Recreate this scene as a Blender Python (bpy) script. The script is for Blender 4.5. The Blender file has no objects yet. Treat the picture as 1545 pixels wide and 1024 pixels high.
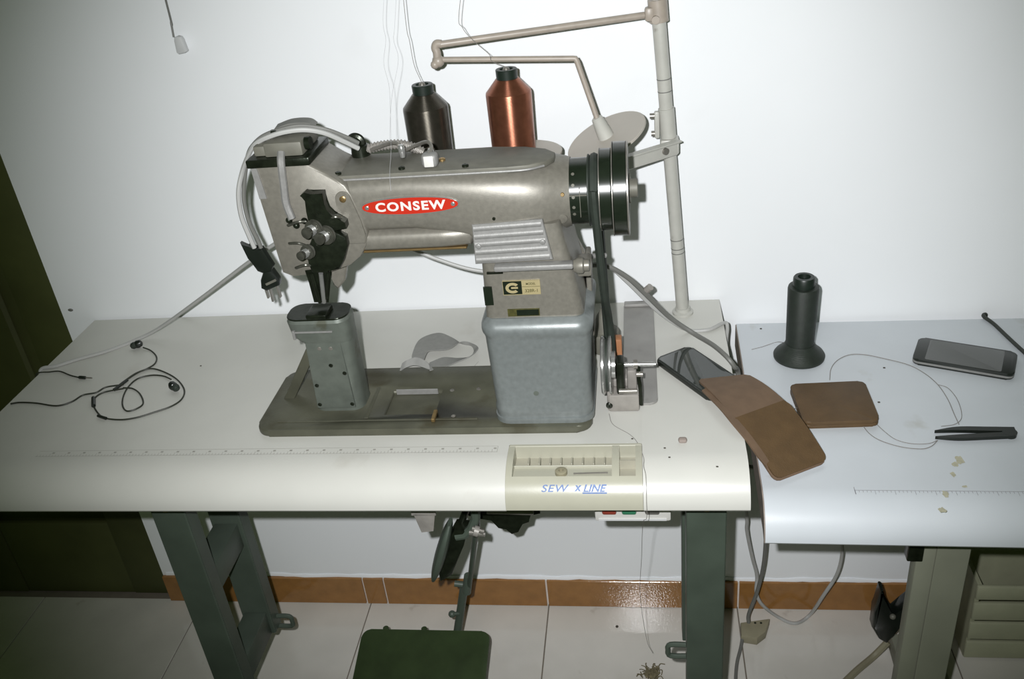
import bpy, bmesh, math, random
from mathutils import Vector, Matrix
random.seed(7)
SC = bpy.context.scene
COL = SC.collection
R = math.radians
IW, IH = 1545, 1024

# ------------------------------------------------------------------ camera
CAM = Vector((-0.1328, -1.4722, 1.5357))
YAW, PITCH, ROLL, FPX = 0.1661, 0.5174, -0.1110, 1378.6
fwd = Vector((-math.sin(YAW) * math.cos(PITCH), math.cos(YAW) * math.cos(PITCH), -math.sin(PITCH)))
right0 = Vector((math.cos(YAW), math.sin(YAW), 0))
up0 = right0.cross(fwd)
rgt = math.cos(ROLL) * right0 + math.sin(ROLL) * up0
upv = -math.sin(ROLL) * right0 + math.cos(ROLL) * up0
cd = bpy.data.cameras.new('camera')
cd.sensor_fit = 'HORIZONTAL'; cd.sensor_width = 36.0; cd.lens = FPX * 36.0 / IW
cd.clip_start = 0.02; cd.clip_end = 50
camo = bpy.data.objects.new('camera', cd); COL.objects.link(camo)
camo.matrix_world = Matrix(((rgt.x, upv.x, -fwd.x, CAM.x), (rgt.y, upv.y, -fwd.y, CAM.y),
                            (rgt.z, upv.z, -fwd.z, CAM.z), (0, 0, 0, 1)))
SC.camera = camo

# ------------------------------------------------------------------ light
w = bpy.data.worlds.new('world'); SC.world = w; w.use_nodes = True
w.node_tree.nodes['Background'].inputs[0].default_value = (0.030, 0.047, 0.015, 1)
w.node_tree.nodes['Background'].inputs[1].default_value = 1.0
fl = bpy.data.lights.new('camera_flash', 'SPOT')
fl.energy = 100; fl.color = (0.985, 0.995, 1.01)
fl.shadow_soft_size = 0.009; fl.spot_size = R(78.6); fl.spot_blend = 0.85
flo = bpy.data.objects.new('camera_flash', fl); COL.objects.link(flo)
flo.location = CAM - rgt * 0.050 + upv * 0.032
FLASH_AIM = Vector((-0.290, 0.0, 0.805))
flo.rotation_euler = (FLASH_AIM - flo.location).to_track_quat('-Z', 'Y').to_euler()
SC.view_settings.view_transform = 'Standard'; SC.view_settings.look = 'None'
SC.view_settings.gamma = 1.0; SC.view_settings.use_curve_mapping = False
SC.view_settings.exposure = 0.0

# ------------------------------------------------------------------ measuring helpers (plane hits of sight lines)
def ray(x, y): return fwd + rgt * ((x - IW / 2) / FPX) + upv * ((IH / 2 - y) / FPX)
def PZ(x, y, z): d = ray(x, y); return CAM + d * ((z - CAM.z) / d.z)
def PY(x, y, Y): d = ray(x, y); return CAM + d * ((Y - CAM.y) / d.y)
def V(*a): return Vector(a)

# ------------------------------------------------------------------ materials
def lin(c):
    c = c / 255.0
    return c / 12.92 if c <= 0.04045 else ((c + 0.055) / 1.055) ** 2.4
def M(name, rgb, k=1.0, rough=0.5, metal=0.0, var=0.10, scale=30, bump=0.0, bscale=200, spec=0.5,
      dark=None, coat=0.0, detail=4, wave=None, stain=None, aniso=0.0):
    m = bpy.data.materials.new(name); m.use_nodes = True
    nt = m.node_tree; b = nt.nodes['Principled BSDF']
    col = [min(0.95, lin(c) * k) for c in rgb]
    tc = nt.nodes.new('ShaderNodeTexCoord')
    n = nt.nodes.new('ShaderNodeTexNoise'); n.inputs['Scale'].default_value = scale; n.inputs['Detail'].default_value = detail
    nt.links.new(tc.outputs['Object'], n.inputs['Vector'])
    r = nt.nodes.new('ShaderNodeValToRGB')
    r.color_ramp.elements[0].position = 0.3; r.color_ramp.elements[1].position = 0.7
    lo = [c * (1 - var) for c in col] if dark is None else [lin(c) * k for c in dark]
    r.color_ramp.elements[0].color = (*lo, 1)
    r.color_ramp.elements[1].color = (*[min(.95, c * (1 + var)) for c in col], 1)
    nt.links.new(n.outputs['Fac'], r.inputs['Fac'])
    out = r.outputs['Color']
    if stain:
        srgb, sscale, thr, amt = stain
        n2 = nt.nodes.new('ShaderNodeTexNoise'); n2.inputs['Scale'].default_value = sscale; n2.inputs['Detail'].default_value = 8
        nt.links.new(tc.outputs['Object'], n2.inputs['Vector'])
        r2 = nt.nodes.new('ShaderNodeValToRGB')
        r2.color_ramp.elements[0].position = thr; r2.color_ramp.elements[0].color = (0, 0, 0, 1)
        r2.color_ramp.elements[1].position = thr + .08; r2.color_ramp.elements[1].color = (amt, amt, amt, 1)
        nt.links.new(n2.outputs['Fac'], r2.inputs['Fac'])
        mx = nt.nodes.new('ShaderNodeMixRGB'); nt.links.new(r2.outputs['Color'], mx.inputs['Fac'])
        nt.links.new(out, mx.inputs['Color1']); mx.inputs['Color2'].default_value = (*[lin(c) * k for c in srgb], 1)
        out = mx.outputs['Color']
    nt.links.new(out, b.inputs['Base Color'])
    b.inputs['Roughness'].default_value = rough; b.inputs['Metallic'].default_value = metal
    b.inputs['Specular IOR Level'].default_value = spec
    b.inputs['Coat Weight'].default_value = coat
    if aniso:
        b.inputs['Anisotropic'].default_value = aniso; b.inputs['Anisotropic Rotation'].default_value = 0.25
        tg = nt.nodes.new('ShaderNodeTangent'); tg.direction_type = 'RADIAL'; tg.axis = 'Z'
        nt.links.new(tg.outputs['Tangent'], b.inputs['Tangent'])
    if bump > 0:
        bn = nt.nodes.new('ShaderNodeBump'); bn.inputs['Strength'].default_value = bump; bn.inputs['Distance'].default_value = 0.002
        if wave:
            t = nt.nodes.new('ShaderNodeTexWave'); t.bands_direction = wave; t.inputs['Scale'].default_value = bscale
            t.inputs['Distortion'].default_value = 1.5; t.inputs['Detail Scale'].default_value = 4
            nt.links.new(tc.outputs['Object'], t.inputs['Vector']); nt.links.new(t.outputs['Fac'], bn.inputs['Height'])
        else:
            t = nt.nodes.new('ShaderNodeTexNoise'); t.inputs['Scale'].default_value = bscale; t.inputs['Detail'].default_value = 3
            nt.links.new(tc.outputs['Object'], t.inputs['Vector']); nt.links.new(t.outputs['Fac'], bn.inputs['Height'])
        nt.links.new(bn.outputs['Normal'], b.inputs['Normal'])
    return m

KT, KM, KF, K2 = 0.84, 0.66, 1.0, 0.86
mt = dict(
    wall=M('white_plaster', (236, 238, 240), 1, 0.75, var=.02, scale=3, bump=.10, bscale=14, stain=((215, 215, 215), 5, .66, .12)),
    wood=M('dark_wood', (64, 68, 34), 1.15, 0.6, var=.25, scale=6, bump=.1, bscale=30),
    woodgroove=M('dark_wood_groove', (74, 60, 34), 1, 0.6, var=.2),
    tile=M('floor_tile', (210, 206, 198), 1, 0.09, var=.05, scale=9, bump=.05, bscale=220, stain=((150, 138, 122), 14, .68, .4)),
    grout=M('grout', (120, 112, 100), 1, 0.9),
    bbtile=M('brown_skirting_tile', (146, 104, 58), 1, 0.09, var=.10, scale=40, bump=.10, bscale=220),
    bbgrout=M('white_grout', (225, 215, 205), 1, 0.9),
    lam=M('white_laminate', (214, 213, 206), KT, 0.33, var=.025, scale=12, stain=((196, 192, 182), 9, .66, .45), bump=.02, bscale=300),
    lam2=M('cool_white_laminate', (212, 217, 222), K2, 0.36, var=.03, scale=10, stain=((186, 186, 180), 12, .67, .6), bump=.02, bscale=300),
    edge=M('table_edge', (150, 138, 128), K2, 0.7, var=.2, scale=60),
    edge1=M('table_core', (60, 58, 46), KT, 0.8, var=.2, scale=60),
    print=M('ruler_print', (168, 166, 158), KT, 0.6),
    print2=M('ruler_print_dark', (150, 148, 150), K2, 0.6),
    stain=M('yellow_stain', (192, 188, 164), K2, 0.7, var=.15, scale=200),
    stand=M('green_grey_steel', (92, 104, 92), .62, 0.45, var=.15, scale=14, bump=.05, bscale=150),
    stand2=M('pale_grey_steel', (150, 152, 134), .72, 0.5, var=.08, scale=10),
    grey=M('hammered_grey', (150, 146, 135), KM, 0.40, 0.30, var=.10, scale=160, bump=.06, bscale=900, spec=.6),
    greytop=M('dull_and_shaded_grey', (134, 132, 120), KM * .9, 0.55, 0.1, var=.12, scale=60, bump=.05, bscale=900),
    bluegrey=M('blue_grey_hammer', (142, 148, 147), KM * 1.1, 0.40, 0.25, var=.10, scale=120, bump=.06, bscale=900, spec=.6),
    bed=M('worn_bed_plate', (108, 108, 92), KM, 0.45, 0.25, var=.18, scale=22, bump=.1, bscale=250, stain=((78, 72, 50), 9, .56, .7)),
    silver=M('silver_panel', (164, 163, 160), KM * 1.05, 0.5, 0.25, var=.08, scale=150, bump=.1, bscale=400),
    black=M('black_enamel', (34, 42, 32), KM, 0.22, var=.15, scale=60, spec=.6),
    oil=M('oily_dark_metal', (44, 50, 38), KM, 0.3, 0.5, var=.35, scale=90, bump=.15, bscale=200),
    rubber=M('black_rubber', (52, 60, 52), KM, 0.6, var=.15, scale=80),
    chrome=M('chrome', (205, 205, 202), .75, 0.2, 0.7, var=.08, scale=60),
    dullsteel=M('dull_dark_steel', (112, 112, 102), .6, 0.3, 0.6, var=.3, scale=90),
    steel=M('worn_steel', (160, 156, 148), .72, 0.35, 0.55, var=.18, scale=60, bump=.08, bscale=200),
    brass=M('brass', (190, 160, 110), .7, 0.35, .8, var=.15, scale=60),
    red=M('red_enamel', (208, 52, 34), KM * 1.05, 0.25, var=.05),
    white=M('white_paint', (240, 238, 232), KM * 1.1, 0.4, var=.02),
    cream=M('cream_stand_paint', (222, 221, 212), .62, 0.38, var=.05, scale=50, stain=((160, 150, 140), 40, .66, .6)),
    beigebar=M('beige_rod_paint', (196, 184, 170), .62, 0.4, var=.08, scale=80),
    disc=M('cream_plastic_disc', (212, 205, 194), .66, 0.45, var=.03, scale=20),
    brownthread=M('brown_thread', (150, 96, 74), 1.0, 0.33, 0.82, var=.15, scale=90, bump=.12, bscale=260, wave='Z', spec=.7, aniso=.85),
    blackthread=M('black_thread', (78, 74, 66), 1.0, 0.36, 0.78, var=.15, scale=90, bump=.12, bscale=260, wave='Z', spec=.6, aniso=.85),
    spoolblack=M('black_spool_thread', (50, 58, 50), .62, 0.5, 0.1, var=.2, scale=90, bump=.3, bscale=260, wave='Z'),
    core=M('dark_spool_core', (36, 48, 40), .6, 0.4, var=.1),
    tray=M('beige_plastic', (190, 188, 170), KT * .92, 0.3, var=.03, scale=30, bump=.02, bscale=300),
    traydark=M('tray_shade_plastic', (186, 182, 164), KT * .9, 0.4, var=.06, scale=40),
    blue=M('blue_print', (92, 124, 182), KT * .9, 0.5, var=.15, scale=300),
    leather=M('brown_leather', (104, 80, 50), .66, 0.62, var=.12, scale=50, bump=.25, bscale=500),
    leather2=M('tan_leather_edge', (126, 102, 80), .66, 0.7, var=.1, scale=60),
    glass=M('phone_glass', (74, 80, 76), .5, 0.06, var=.02, spec=.8),
    screen2=M('grey_phone_screen', (122, 124, 122), .5, 0.10, var=.02, spec=.6),
    phoneblack=M('phone_black', (40, 46, 40), .5, 0.3, var=.05),
    wcable=M('white_cable', (232, 232, 228), .5, 0.45, var=.03),
    gcable=M('grey_cable', (150, 150, 144), .5, 0.5, var=.05),
    bcable=M('black_cable', (50, 56, 46), .55, 0.5, var=.1),
    ecable=M('earphone_cable', (58, 62, 48), .55, 0.5, var=.1),
    fabric=M('grey_fabric', (158, 158, 154), .8, 0.9, var=.06, scale=100, bump=.3, bscale=900),
    thread=M('grey_thread', (150, 146, 140), .7, 0.8),
    threadw=M('pale_thread', (196, 196, 198), .8, 0.8),
    copper=M('copper_wood', (190, 130, 88), KM, 0.5, var=.15, scale=60),
    pinkmetal=M('pinkish_cast_metal', (172, 167, 160), KM * 1.1, 0.45, .2, var=.15, scale=50, bump=.08, bscale=200),
    platemetal=M('grey_sheet_metal', (172, 170, 166), KM * 1.1, 0.42, .25, var=.12, scale=18, bump=.03, bscale=200, stain=((120, 118, 114), 12, .6, .5)),
    postgrey=M('worn_post_grey', (124, 131, 122), KM, 0.42, .25, var=.12, scale=60, bump=.05, bscale=600, stain=((90, 88, 66), 24, .6, .6)),
    gold=M('gold_foil', (196, 182, 138), KM * 1.1, 0.4, .2, var=.06, scale=60),
    olive=M('dull_gold_foil', (96, 94, 50), KM, 0.45, .2, var=.35, scale=120),
    btnred=M('red_button', (170, 76, 60), .6, 0.4), btngreen=M('green_button', (70, 150, 112), .6, 0.4),
    btngrey=M('grey_button', (120, 118, 112), .6, 0.4),
    pedal=M('dark_green_pedal', (58, 74, 42), .8, 0.55, var=.2, scale=20, bump=.1, bscale=200),
    crate=M('grey_green_plastic', (165, 166, 140), 1.0, 0.6, var=.06),
    greybox=M('grey_plastic_box', (150, 144, 120), .9, 0.5, var=.08),
    lint=M('lint', (120, 112, 86), .9, 0.95, var=.3, scale=200),
    chip=M('pale_chip', (196, 180, 170), .5, 0.7),
    bulbtag=M('grey_white_plastic', (205, 206, 206), .9, 0.5, var=.02),
    dot=M('dark_speck', (80, 74, 62), .6, 0.8),
)

# ------------------------------------------------------------------ mesh helpers
def nb(): return bmesh.new()
def box(bm, lo, hi, bev=0.0, seg=2):
    r = bmesh.ops.create_cube(bm, size=1.0)
    c = [(a + b) / 2 for a, b in zip(lo, hi)]; s = [abs(b - a) for a, b in zip(lo, hi)]
    for v in r['verts']: v.co = Vector((v.co.x * s[0] + c[0], v.co.y * s[1] + c[1], v.co.z * s[2] + c[2]))
    if bev > 0:
        es = list({e for v in r['verts'] for e in v.link_edges})
        bmesh.ops.bevel(bm, geom=es, offset=min(bev, min(s) * .49), segments=seg, affect='EDGES', profile=.5)
    return bm
def obox(bm, c, ax, ay, az, hx, hy, hz, bev=0.0, seg=2):
    """box with its own axes"""
    r = bmesh.ops.create_cube(bm, size=2.0); vs = r['verts']
    if bev > 0:
        for v in vs: v.co = Vector((v.co.x * hx, v.co.y * hy, v.co.z * hz))
        g = bmesh.ops.bevel(bm, geom=list({e for v in vs for e in v.link_edges}), offset=min(bev, min(hx, hy, hz) * .98), segments=seg, affect='EDGES', profile=.5)
        vs = list({v for f in g['faces'] for v in f.verts} | {v for v in vs if v.is_valid})
        for v in vs: v.co = Vector(c) + ax * v.co.x + ay * v.co.y + az * v.co.z
    else:
        for v in vs: v.co = Vector(c) + ax * v.co.x * hx + ay * v.co.y * hy + az * v.co.z * hz
    return bm
def frame(d):
    d = Vector(d).normalized()
    a = Vector((0, 0, 1)) if abs(d.z) < .9 else Vector((1, 0, 0))
    x = a.cross(d).normalized(); return x, d.cross(x), d
def cyl(bm, p, q, r, r2=None, n=20, cap=True):
    p, q = Vector(p), Vector(q); r2 = r if r2 is None else r2
    x, y, d = frame(q - p)
    A = [bm.verts.new(p + (x * math.cos(t) + y * math.sin(t)) * r) for t in [2 * math.pi * i / n for i in range(n)]]
    B = [bm.verts.new(q + (x * math.cos(t) + y * math.sin(t)) * r2) for t in [2 * math.pi * i / n for i in range(n)]]
    for i in range(n): bm.faces.new((A[i], A[(i + 1) % n], B[(i + 1) % n], B[i]))
    if cap: bm.faces.new(A[::-1]); bm.faces.new(B)
    return bm
def lathe(bm, o, axis, prof, n=32):
    """prof: (distance along axis, radius)"""
    o = Vector(o); x, y, d = frame(axis); rings = []
    for h, r in prof:
        if r < 1e-6: rings.append([bm.verts.new(o + d * h)])
        else: rings.append([bm.verts.new(o + d * h + (x * math.cos(2 * math.pi * i / n) + y * math.sin(2 * math.pi * i / n)) * r) for i in range(n)])
    for a, b in zip(rings, rings[1:]):
        for i in range(n):
            j = (i + 1) % n
            if len(a) == 1 and len(b) == 1: continue
            if len(a) == 1: bm.faces.new((a[0], b[j], b[i]))
            elif len(b) == 1: bm.faces.new((a[i], a[j], b[0]))
            else: bm.faces.new((a[i], a[j], b[j], b[i]))
    if len(rings[0]) > 1: bm.faces.new(rings[0][::-1])
    if len(rings[-1]) > 1: bm.faces.new(rings[-1])
    return bm
def loft(bm, secs, cap=True):
    rs = [[bm.verts.new(Vector(p)) for p in s] for s in secs]; n = len(rs[0])
    for a, b in zip(rs, rs[1:]):
        for i in range(n):
            j = (i + 1) % n; bm.faces.new((a[i], a[j], b[j], b[i]))
    if cap: bm.faces.new(rs[0][::-1]); bm.faces.new(rs[-1])
    return bm
def selp(n, e):
    out = []
    for i in range(n):
        t = 2 * math.pi * i / n; c, s = math.cos(t), math.sin(t)
        out.append((math.copysign(abs(c) ** (2 / e), c), math.copysign(abs(s) ** (2 / e), s)))
    return out
def prism(bm, pts, d, bev=0.0, seg=2):
    """pts: 3-D polygon; d: extrusion vector"""
    d = Vector(d); A = [bm.verts.new(Vector(p)) for p in pts]; B = [bm.verts.new(Vector(p) + d) for p in pts]
    n = len(A); fs = [bm.faces.new(A[::-1]), bm.faces.new(B)]
    for i in range(n): fs.append(bm.faces.new((A[i], A[(i + 1) % n], B[(i + 1) % n], B[i])))
    if bev > 0:
        es = [e for f in fs[:2] for e in f.edges]
        bmesh.ops.bevel(bm, geom=es, offset=bev, segments=seg, affect='EDGES', profile=.5)
    return bm
def rrect(x0, x1, y0, y1, r, n=6):
    out = []
    for cx, cy, a in ((x1 - r, y1 - r, 0), (x0 + r, y1 - r, 90), (x0 + r, y0 + r, 180), (x1 - r, y0 + r, 270)):
        for i in range(n + 1):
            t = R(a + 90 * i / n); out.append((cx + r * math.cos(t), cy + r * math.sin(t)))
    return out
def smooth_path(pts, sub=8, closed=False):
    P = [Vector(p) for p in pts]; n = len(P); out = []
    rng = n if closed else n - 1
    for i in range(rng):
        p0 = P[(i - 1) % n] if closed or i > 0 else P[0] * 2 - P[1]
        p1, p2 = P[i], P[(i + 1) % n]
        p3 = P[(i + 2) % n] if closed or i + 2 < n else P[-1] * 2 - P[-2]
        for k in range(sub):
            t = k / sub
            out.append(.5 * ((2 * p1) + (p2 - p0) * t + (2 * p0 - 5 * p1 + 4 * p2 - p3) * t * t + (3 * p1 - p0 - 3 * p2 + p3) * t ** 3))
    if not closed: out.append(P[-1])
    return out
def tube(bm, pts, r, n=8, sub=8, closed=False, raw=False):
    P = [Vector(p) for p in pts] if raw else smooth_path(pts, sub, closed)
    m = len(P); x = None; rings = []
    for i, p in enumerate(P):
        a = P[(i - 1) % m] if closed or i > 0 else p; b = P[(i + 1) % m] if closed or i < m - 1 else p
        d = (b - a); d = d.normalized() if d.length > 1e-9 else Vector((0, 0, 1))
        if x is None: x, y, _ = frame(d)
        x = (x - d * x.dot(d)); x = x.normalized() if x.length > 1e-6 else frame(d)[0]
        y = d.cross(x)
        rr = r(i / (m - 1)) if callable(r) else r
        rings.append([bm.verts.new(p + (x * math.cos(2 * math.pi * k / n) + y * math.sin(2 * math.pi * k / n)) * rr) for k in range(n)])
    prs = list(zip(rings, rings[1:])) + ([(rings[-1], rings[0])] if closed else [])
    for a, b in prs:
        for i in range(n): bm.faces.new((a[i], a[(i + 1) % n], b[(i + 1) % n], b[i]))
    if not closed: bm.faces.new(rings[0][::-1]); bm.faces.new(rings[-1])
    return bm
def strip(bm, pts, wv, th, sub=8):
    """flat band along pts; wv = width vectors (per point or one); th thickness"""
    P = smooth_path(pts, sub)
    Wv = smooth_path(wv, sub) if isinstance(wv, list) else [Vector(wv)] * len(P)
    secs = []
    for i, p in enumerate(P):
        d = (P[min(i + 1, len(P) - 1)] - P[max(i - 1, 0)]).normalized(); ww = Wv[i]
        nn = d.cross(ww).normalized() * th / 2; h = ww / 2
        secs.append([p - h - nn, p + h - nn, p + h + nn, p - h + nn])
    return loft(bm, secs)
def blob(bm, c, r, n=10, squash=(1, 1, 1), jit=.0):
    g = bmesh.ops.create_icosphere(bm, subdivisions=2, radius=1.0)
    for v in g['verts']:
        k = 1 + random.uniform(-jit, jit)
        v.co = Vector(c) + Vector((v.co.x * squash[0], v.co.y * squash[1], v.co.z * squash[2])) * r * k
    return bm

def root_of(o):
    while o.parent: o = o.parent
    return o
def obj(name, bm, m, parent=None, sharp=35, kind=None):
    bmesh.ops.recalc_face_normals(bm, faces=bm.faces[:])
    me = bpy.data.meshes.new(name)
    if parent: off = Vector(root_of(parent).location)
    else:
        xs = [v.co for v in bm.verts]
        off = Vector(((min(v.x for v in xs) + max(v.x for v in xs)) / 2, (min(v.y for v in xs) + max(v.y for v in xs)) / 2, min(v.z for v in xs)))
    bmesh.ops.translate(bm, verts=bm.verts[:], vec=-off)
    bm.to_mesh(me); bm.free()
    me.materials.append(mt[m] if isinstance(m, str) else m)
    me.shade_smooth(); me.set_sharp_from_angle(angle=R(sharp))
    o = bpy.data.objects.new(name, me); COL.objects.link(o)
    if parent: o.parent = parent
    else: o.location = off
    if kind: o['kind'] = kind
    return o
def thing(name, label, cat, loc, group=None):
    o = bpy.data.objects.new(name, None); COL.objects.link(o); o.location = Vector(loc); o.empty_display_size = .05
    o['label'] = label; o['category'] = cat
    if group: o['group'] = group
    return o
def tag(o, label, cat, group=None):
    o['label'] = label; o['category'] = cat
    if group: o['group'] = group
    return o
def struct(name, bm, m): return obj(name, bm, m, kind='structure')
def text_bm(body, off=0.0, space=1.0, shear=0.0, res=4):
    """text as a flat mesh, unit cap height, centred"""
    cu = bpy.data.curves.new('t', 'FONT'); cu.body = body; cu.align_x = 'CENTER'; cu.offset = off
    cu.space_character = space; cu.shear = shear; cu.resolution_u = res; cu.fill_mode = 'FRONT'
    o = bpy.data.objects.new('t', cu); COL.objects.link(o); bpy.context.view_layer.update()
    me = bpy.data.meshes.new_from_object(o.evaluated_get(bpy.context.evaluated_depsgraph_get()))
    bpy.data.objects.remove(o); bpy.data.curves.remove(cu)
    bm = nb(); bm.from_mesh(me); bpy.data.meshes.remove(me)
    xs = [v.co.x for v in bm.verts]; ys = [v.co.y for v in bm.verts]
    cx, cy, h, wd = (min(xs) + max(xs)) / 2, (min(ys) + max(ys)) / 2, max(ys) - min(ys), max(xs) - min(xs)
    for v in bm.verts: v.co = Vector(((v.co.x - cx) / wd, (v.co.y - cy) / h, 0))
    return bm
def place_text(body, c, ux, uz, wd, h, **k):
    bm = text_bm(body, **k); c, ux, uz = Vector(c), Vector(ux), Vector(uz)
    for v in bm.verts: v.co = c + ux * v.co.x * wd + uz * v.co.y * h
    return bm
def screw(parent, c, d, r=.004, m='steel', h=.002, name='screw'):
    bm = nb(); d = Vector(d).normalized(); c = Vector(c)
    lathe(bm, c, d, [(-.001, r), (h * .6, r), (h, r * .7), (h, r * .25), (h * .5, r * .2)], 12)
    return obj(name, bm, m, parent)
X1, Y1, Z1 = V(1, 0, 0), V(0, 1, 0), V(0, 0, 1)

# ================================================================== SETTING
DX = -1.268                                    # right edge of the dark door
bm = nb(); box(bm, (DX, 0, 0), (2.4, .12, 2.75)); box(bm, (-3.0, 0, 0), (DX - .86, .12, 2.75)); box(bm, (DX - .86, 0, 2.12), (DX, .12, 2.75))
struct('wall_back', bm, 'wall')
bm = nb(); box(bm, (-3.0, -3.6, -.05), (2.4, .12, -.004)); floor = struct('floor', bm, 'grout')
TS = .412; me0 = None; i = 0
for ix in range(-6, 6):
    for iy in range(0, 8):
        x0 = .05 + ix * TS; y1 = -.001 - iy * TS
        if x0 < -2.9 or x0 + TS > 2.4 or y1 - TS < -3.6: continue
        if me0 is None:
            bm = nb(); box(bm, (.0012, -TS + .0012, -.004), (TS - .0012, -.0012, 0), .0008, 1)
            me0 = bpy.data.meshes.new('tile'); bm.to_mesh(me0); bm.free(); me0.materials.append(mt['tile'])
        o = bpy.data.objects.new('tile', me0); COL.objects.link(o); o.parent = floor
        o.location = V(x0, y1, 0) - floor.location
bm = nb(); box(bm, (DX + .002, -.004, .0005), (2.4, 0, .074)); bb = struct('baseboard_back', bm, 'bbgrout')
for a, b in ((DX + .002, -1.194), (-1.191, -.784), (-.780, -.735), (-.731, -.365), (-.361, .049), (.053, .335), (.338, .748), (.751, 1.16), (1.163, 1.575), (1.578, 1.99), (1.993, 2.4)):
    bm = nb(); box(bm, (a, -.010, .001), (b, -.002, .077), .0006, 1); obj('skirting_tile', bm, 'bbtile', bb)
# ragged plaster lip above the brown tiles
bm = nb(); secs = []
for k in range(140):
    x = DX + .01 + k * .0262; h = .0745 + random.uniform(-.001, .004); t = .003 + random.uniform(0, .0035)
    secs.append([V(x, .0, h + .006), V(x, -t * .5, h + .008), V(x, -t, h + .003), V(x, -t, h), V(x, 0, h)])
loft(bm, secs); obj('plaster_lip', bm, 'wall', bb)
# dark wooden door, set back in its opening
bm = nb(); box(bm, (DX - .86, .03, 0), (DX, .07, 2.12)); door = struct('door_1', bm, 'wood')
for a, b in ((DX - .10, DX - .004), (DX - .856, DX - .76), (DX - .48, DX - .38)):
    bm = nb(); box(bm, (a, .012, .002), (b, .03, 2.115), .003); obj('stile', bm, 'wood', door)
for z0, z1 in ((.002, .22), (.95, 1.10), (2.0, 2.115)):
    for a, b in ((DX - .38, DX - .10), (DX - .76, DX - .48)):
        bm = nb(); box(bm, (a, .014, z0), (b, .03, z1), .003); obj('rail', bm, 'wood', door)
for z0, z1 in ((.27, .90), (1.15, 1.95)):
    for a, b in ((DX - .345, DX - .135), (DX - .725, DX - .515)):
        bm = nb(); box(bm, (a, .018, z0), (b, .032, z1), .01, 1); obj('panel', bm, 'wood', door)

# ================================================================== SEWING TABLE
TZ, TW, TB = .76, 1.20, -.006
def roll_profile(z, front, drop=.050, y_flat=.062, n=12):
    """(y,z) from the flat top over the rolled front down to the lower lip"""
    out = []
    for i in range(n + 1):
        t = math.pi / 2 * i / n
        out.append((front + y_flat - y_flat * math.sin(t) ** 1.0, z - drop + drop * math.cos(t)))
    return out
FR1 = -.512
RP = roll_profile(TZ, FR1)
TRX0, TRX1, TRY = -.3285, -.1405, -.4285
def table_top(bm, x0, x1, z, back, prof, under=.045, core=None):
    pts = [(back, z)] + prof + [(prof[-1][0] + .003, prof[-1][1] - .004), (prof[-1][0] + .02, prof[-1][1] - .004), (prof[-1][0] + .03, z - under), (back, z - under)]
    loft(bm, [[V(x0, y, q) for y, q in pts], [V(x1, y, q) for y, q in pts]])
t1 = thing('sewing_table', 'long white industrial sewing table with rolled front edge carrying the sewing machine', 'table', (-.60, -.26, 0))
bm = nb()
table_top(bm, -TW, TRX0, TZ, TB, RP); table_top(bm, TRX1, 0, TZ, TB, RP)
box(bm, (TRX0, TRY, TZ - .045), (TRX1, TB, TZ))
top1 = obj('tabletop', bm, 'lam', t1, sharp=30)
bm = nb(); box(bm, (-TW + .003, -.478, TZ - .052), (TRX0 - .003, TB - .003, TZ - .0455)); box(bm, (TRX1 + .003, -.478, TZ - .052), (-.003, TB - .003, TZ - .0455)); box(bm, (TRX0 - .003, TRY + .004, TZ - .052), (TRX1 + .003, TB - .003, TZ - .0455))
obj('underside_board', bm, 'edge1', t1)
# printed ruler along the front
bm = nb()
def flat(bm, x0, x1, y0, y1, z):
    bm.faces.new([bm.verts.new(V(*p)) for p in ((x0, y0, z), (x1, y0, z), (x1, y1, z), (x0, y1, z))])
ya, yb = -.432, -.4455
zr = TZ + .0003
flat(bm, -1.06, -.344, ya, ya + .0006, zr); flat(bm, -1.06, -.344, yb, yb + .0006, zr); flat(bm, -.3446, -.344, yb, ya, zr)
x = -.352; k = 0
while x > -1.06:
    L = .0042 if k % 5 else .007
    flat(bm, x, x + .0006, yb, yb + L, zr)
    if k % 5 == 0: flat(bm, x + .002, x + .006, yb + .007, yb + .0105, zr)
    x -= .00508; k += 1
obj('printed_ruler', bm, 'print', top1)
# steel stand
def channel(bm, x0, x1, y0, y1, z0, z1, t=.004):
    """C-channel leg, open to the back"""
    box(bm, (x0, y0, z0), (x1, y0 + t, z1), .0015, 1); box(bm, (x0, y0 + t, z0), (x0 + t, y1, z1)); box(bm, (x1 - t, y0 + t, z0), (x1, y1, z1))
def side_frame(parent, x0, x1, yf=-.430, yr=-.285):
    for y, z0 in ((yf, .045), (yr, .205)):
        bm = nb(); channel(bm, x0, x1, y, y + .032, z0, .708); leg = obj('leg', bm, 'stand', parent)
        bm = nb(); cyl(bm, ((x0 + x1) / 2, y - .003, .645), ((x0 + x1) / 2, y + .001, .645), .0065, n=12); obj('bolt', bm, 'brass' if y == yf else 'steel', leg)
    for z0, z1 in ((.432, .486), (.206, .262)):
        bm = nb(); box(bm, (x0 + .006, yf + .032, z0), (x1 - .006, yr, z1), .003); obj('cross_rail', bm, 'stand', parent)
    bm = nb(); box(bm, (x0 - .004, yf - .08, .0), (x1 + .004, yf + .15, .045), .004); obj('foot_rail', bm, 'stand', parent)
    bm = nb(); box(bm, (x0, yf + .032, .690), (x1, yr, .708), .002); obj('top_rail', bm, 'stand', parent)
side_frame(t1, -.917, -.860)
side_frame(t1, -.080, -.022)
def cable_clip(parent, c, sx):
    bm = nb(); P = [V(.012 * sx, 0, -.013), V(-.022 * sx, 0, -.013), V(-.026 * sx, 0, 0), V(-.022 * sx, 0, .013), V(.012 * sx, 0, .013)]
    tube(bm, [Vector(c) + p for p in P], .0045, 8, 4); obj('cable_clip', bm, 'stand', parent)
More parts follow.
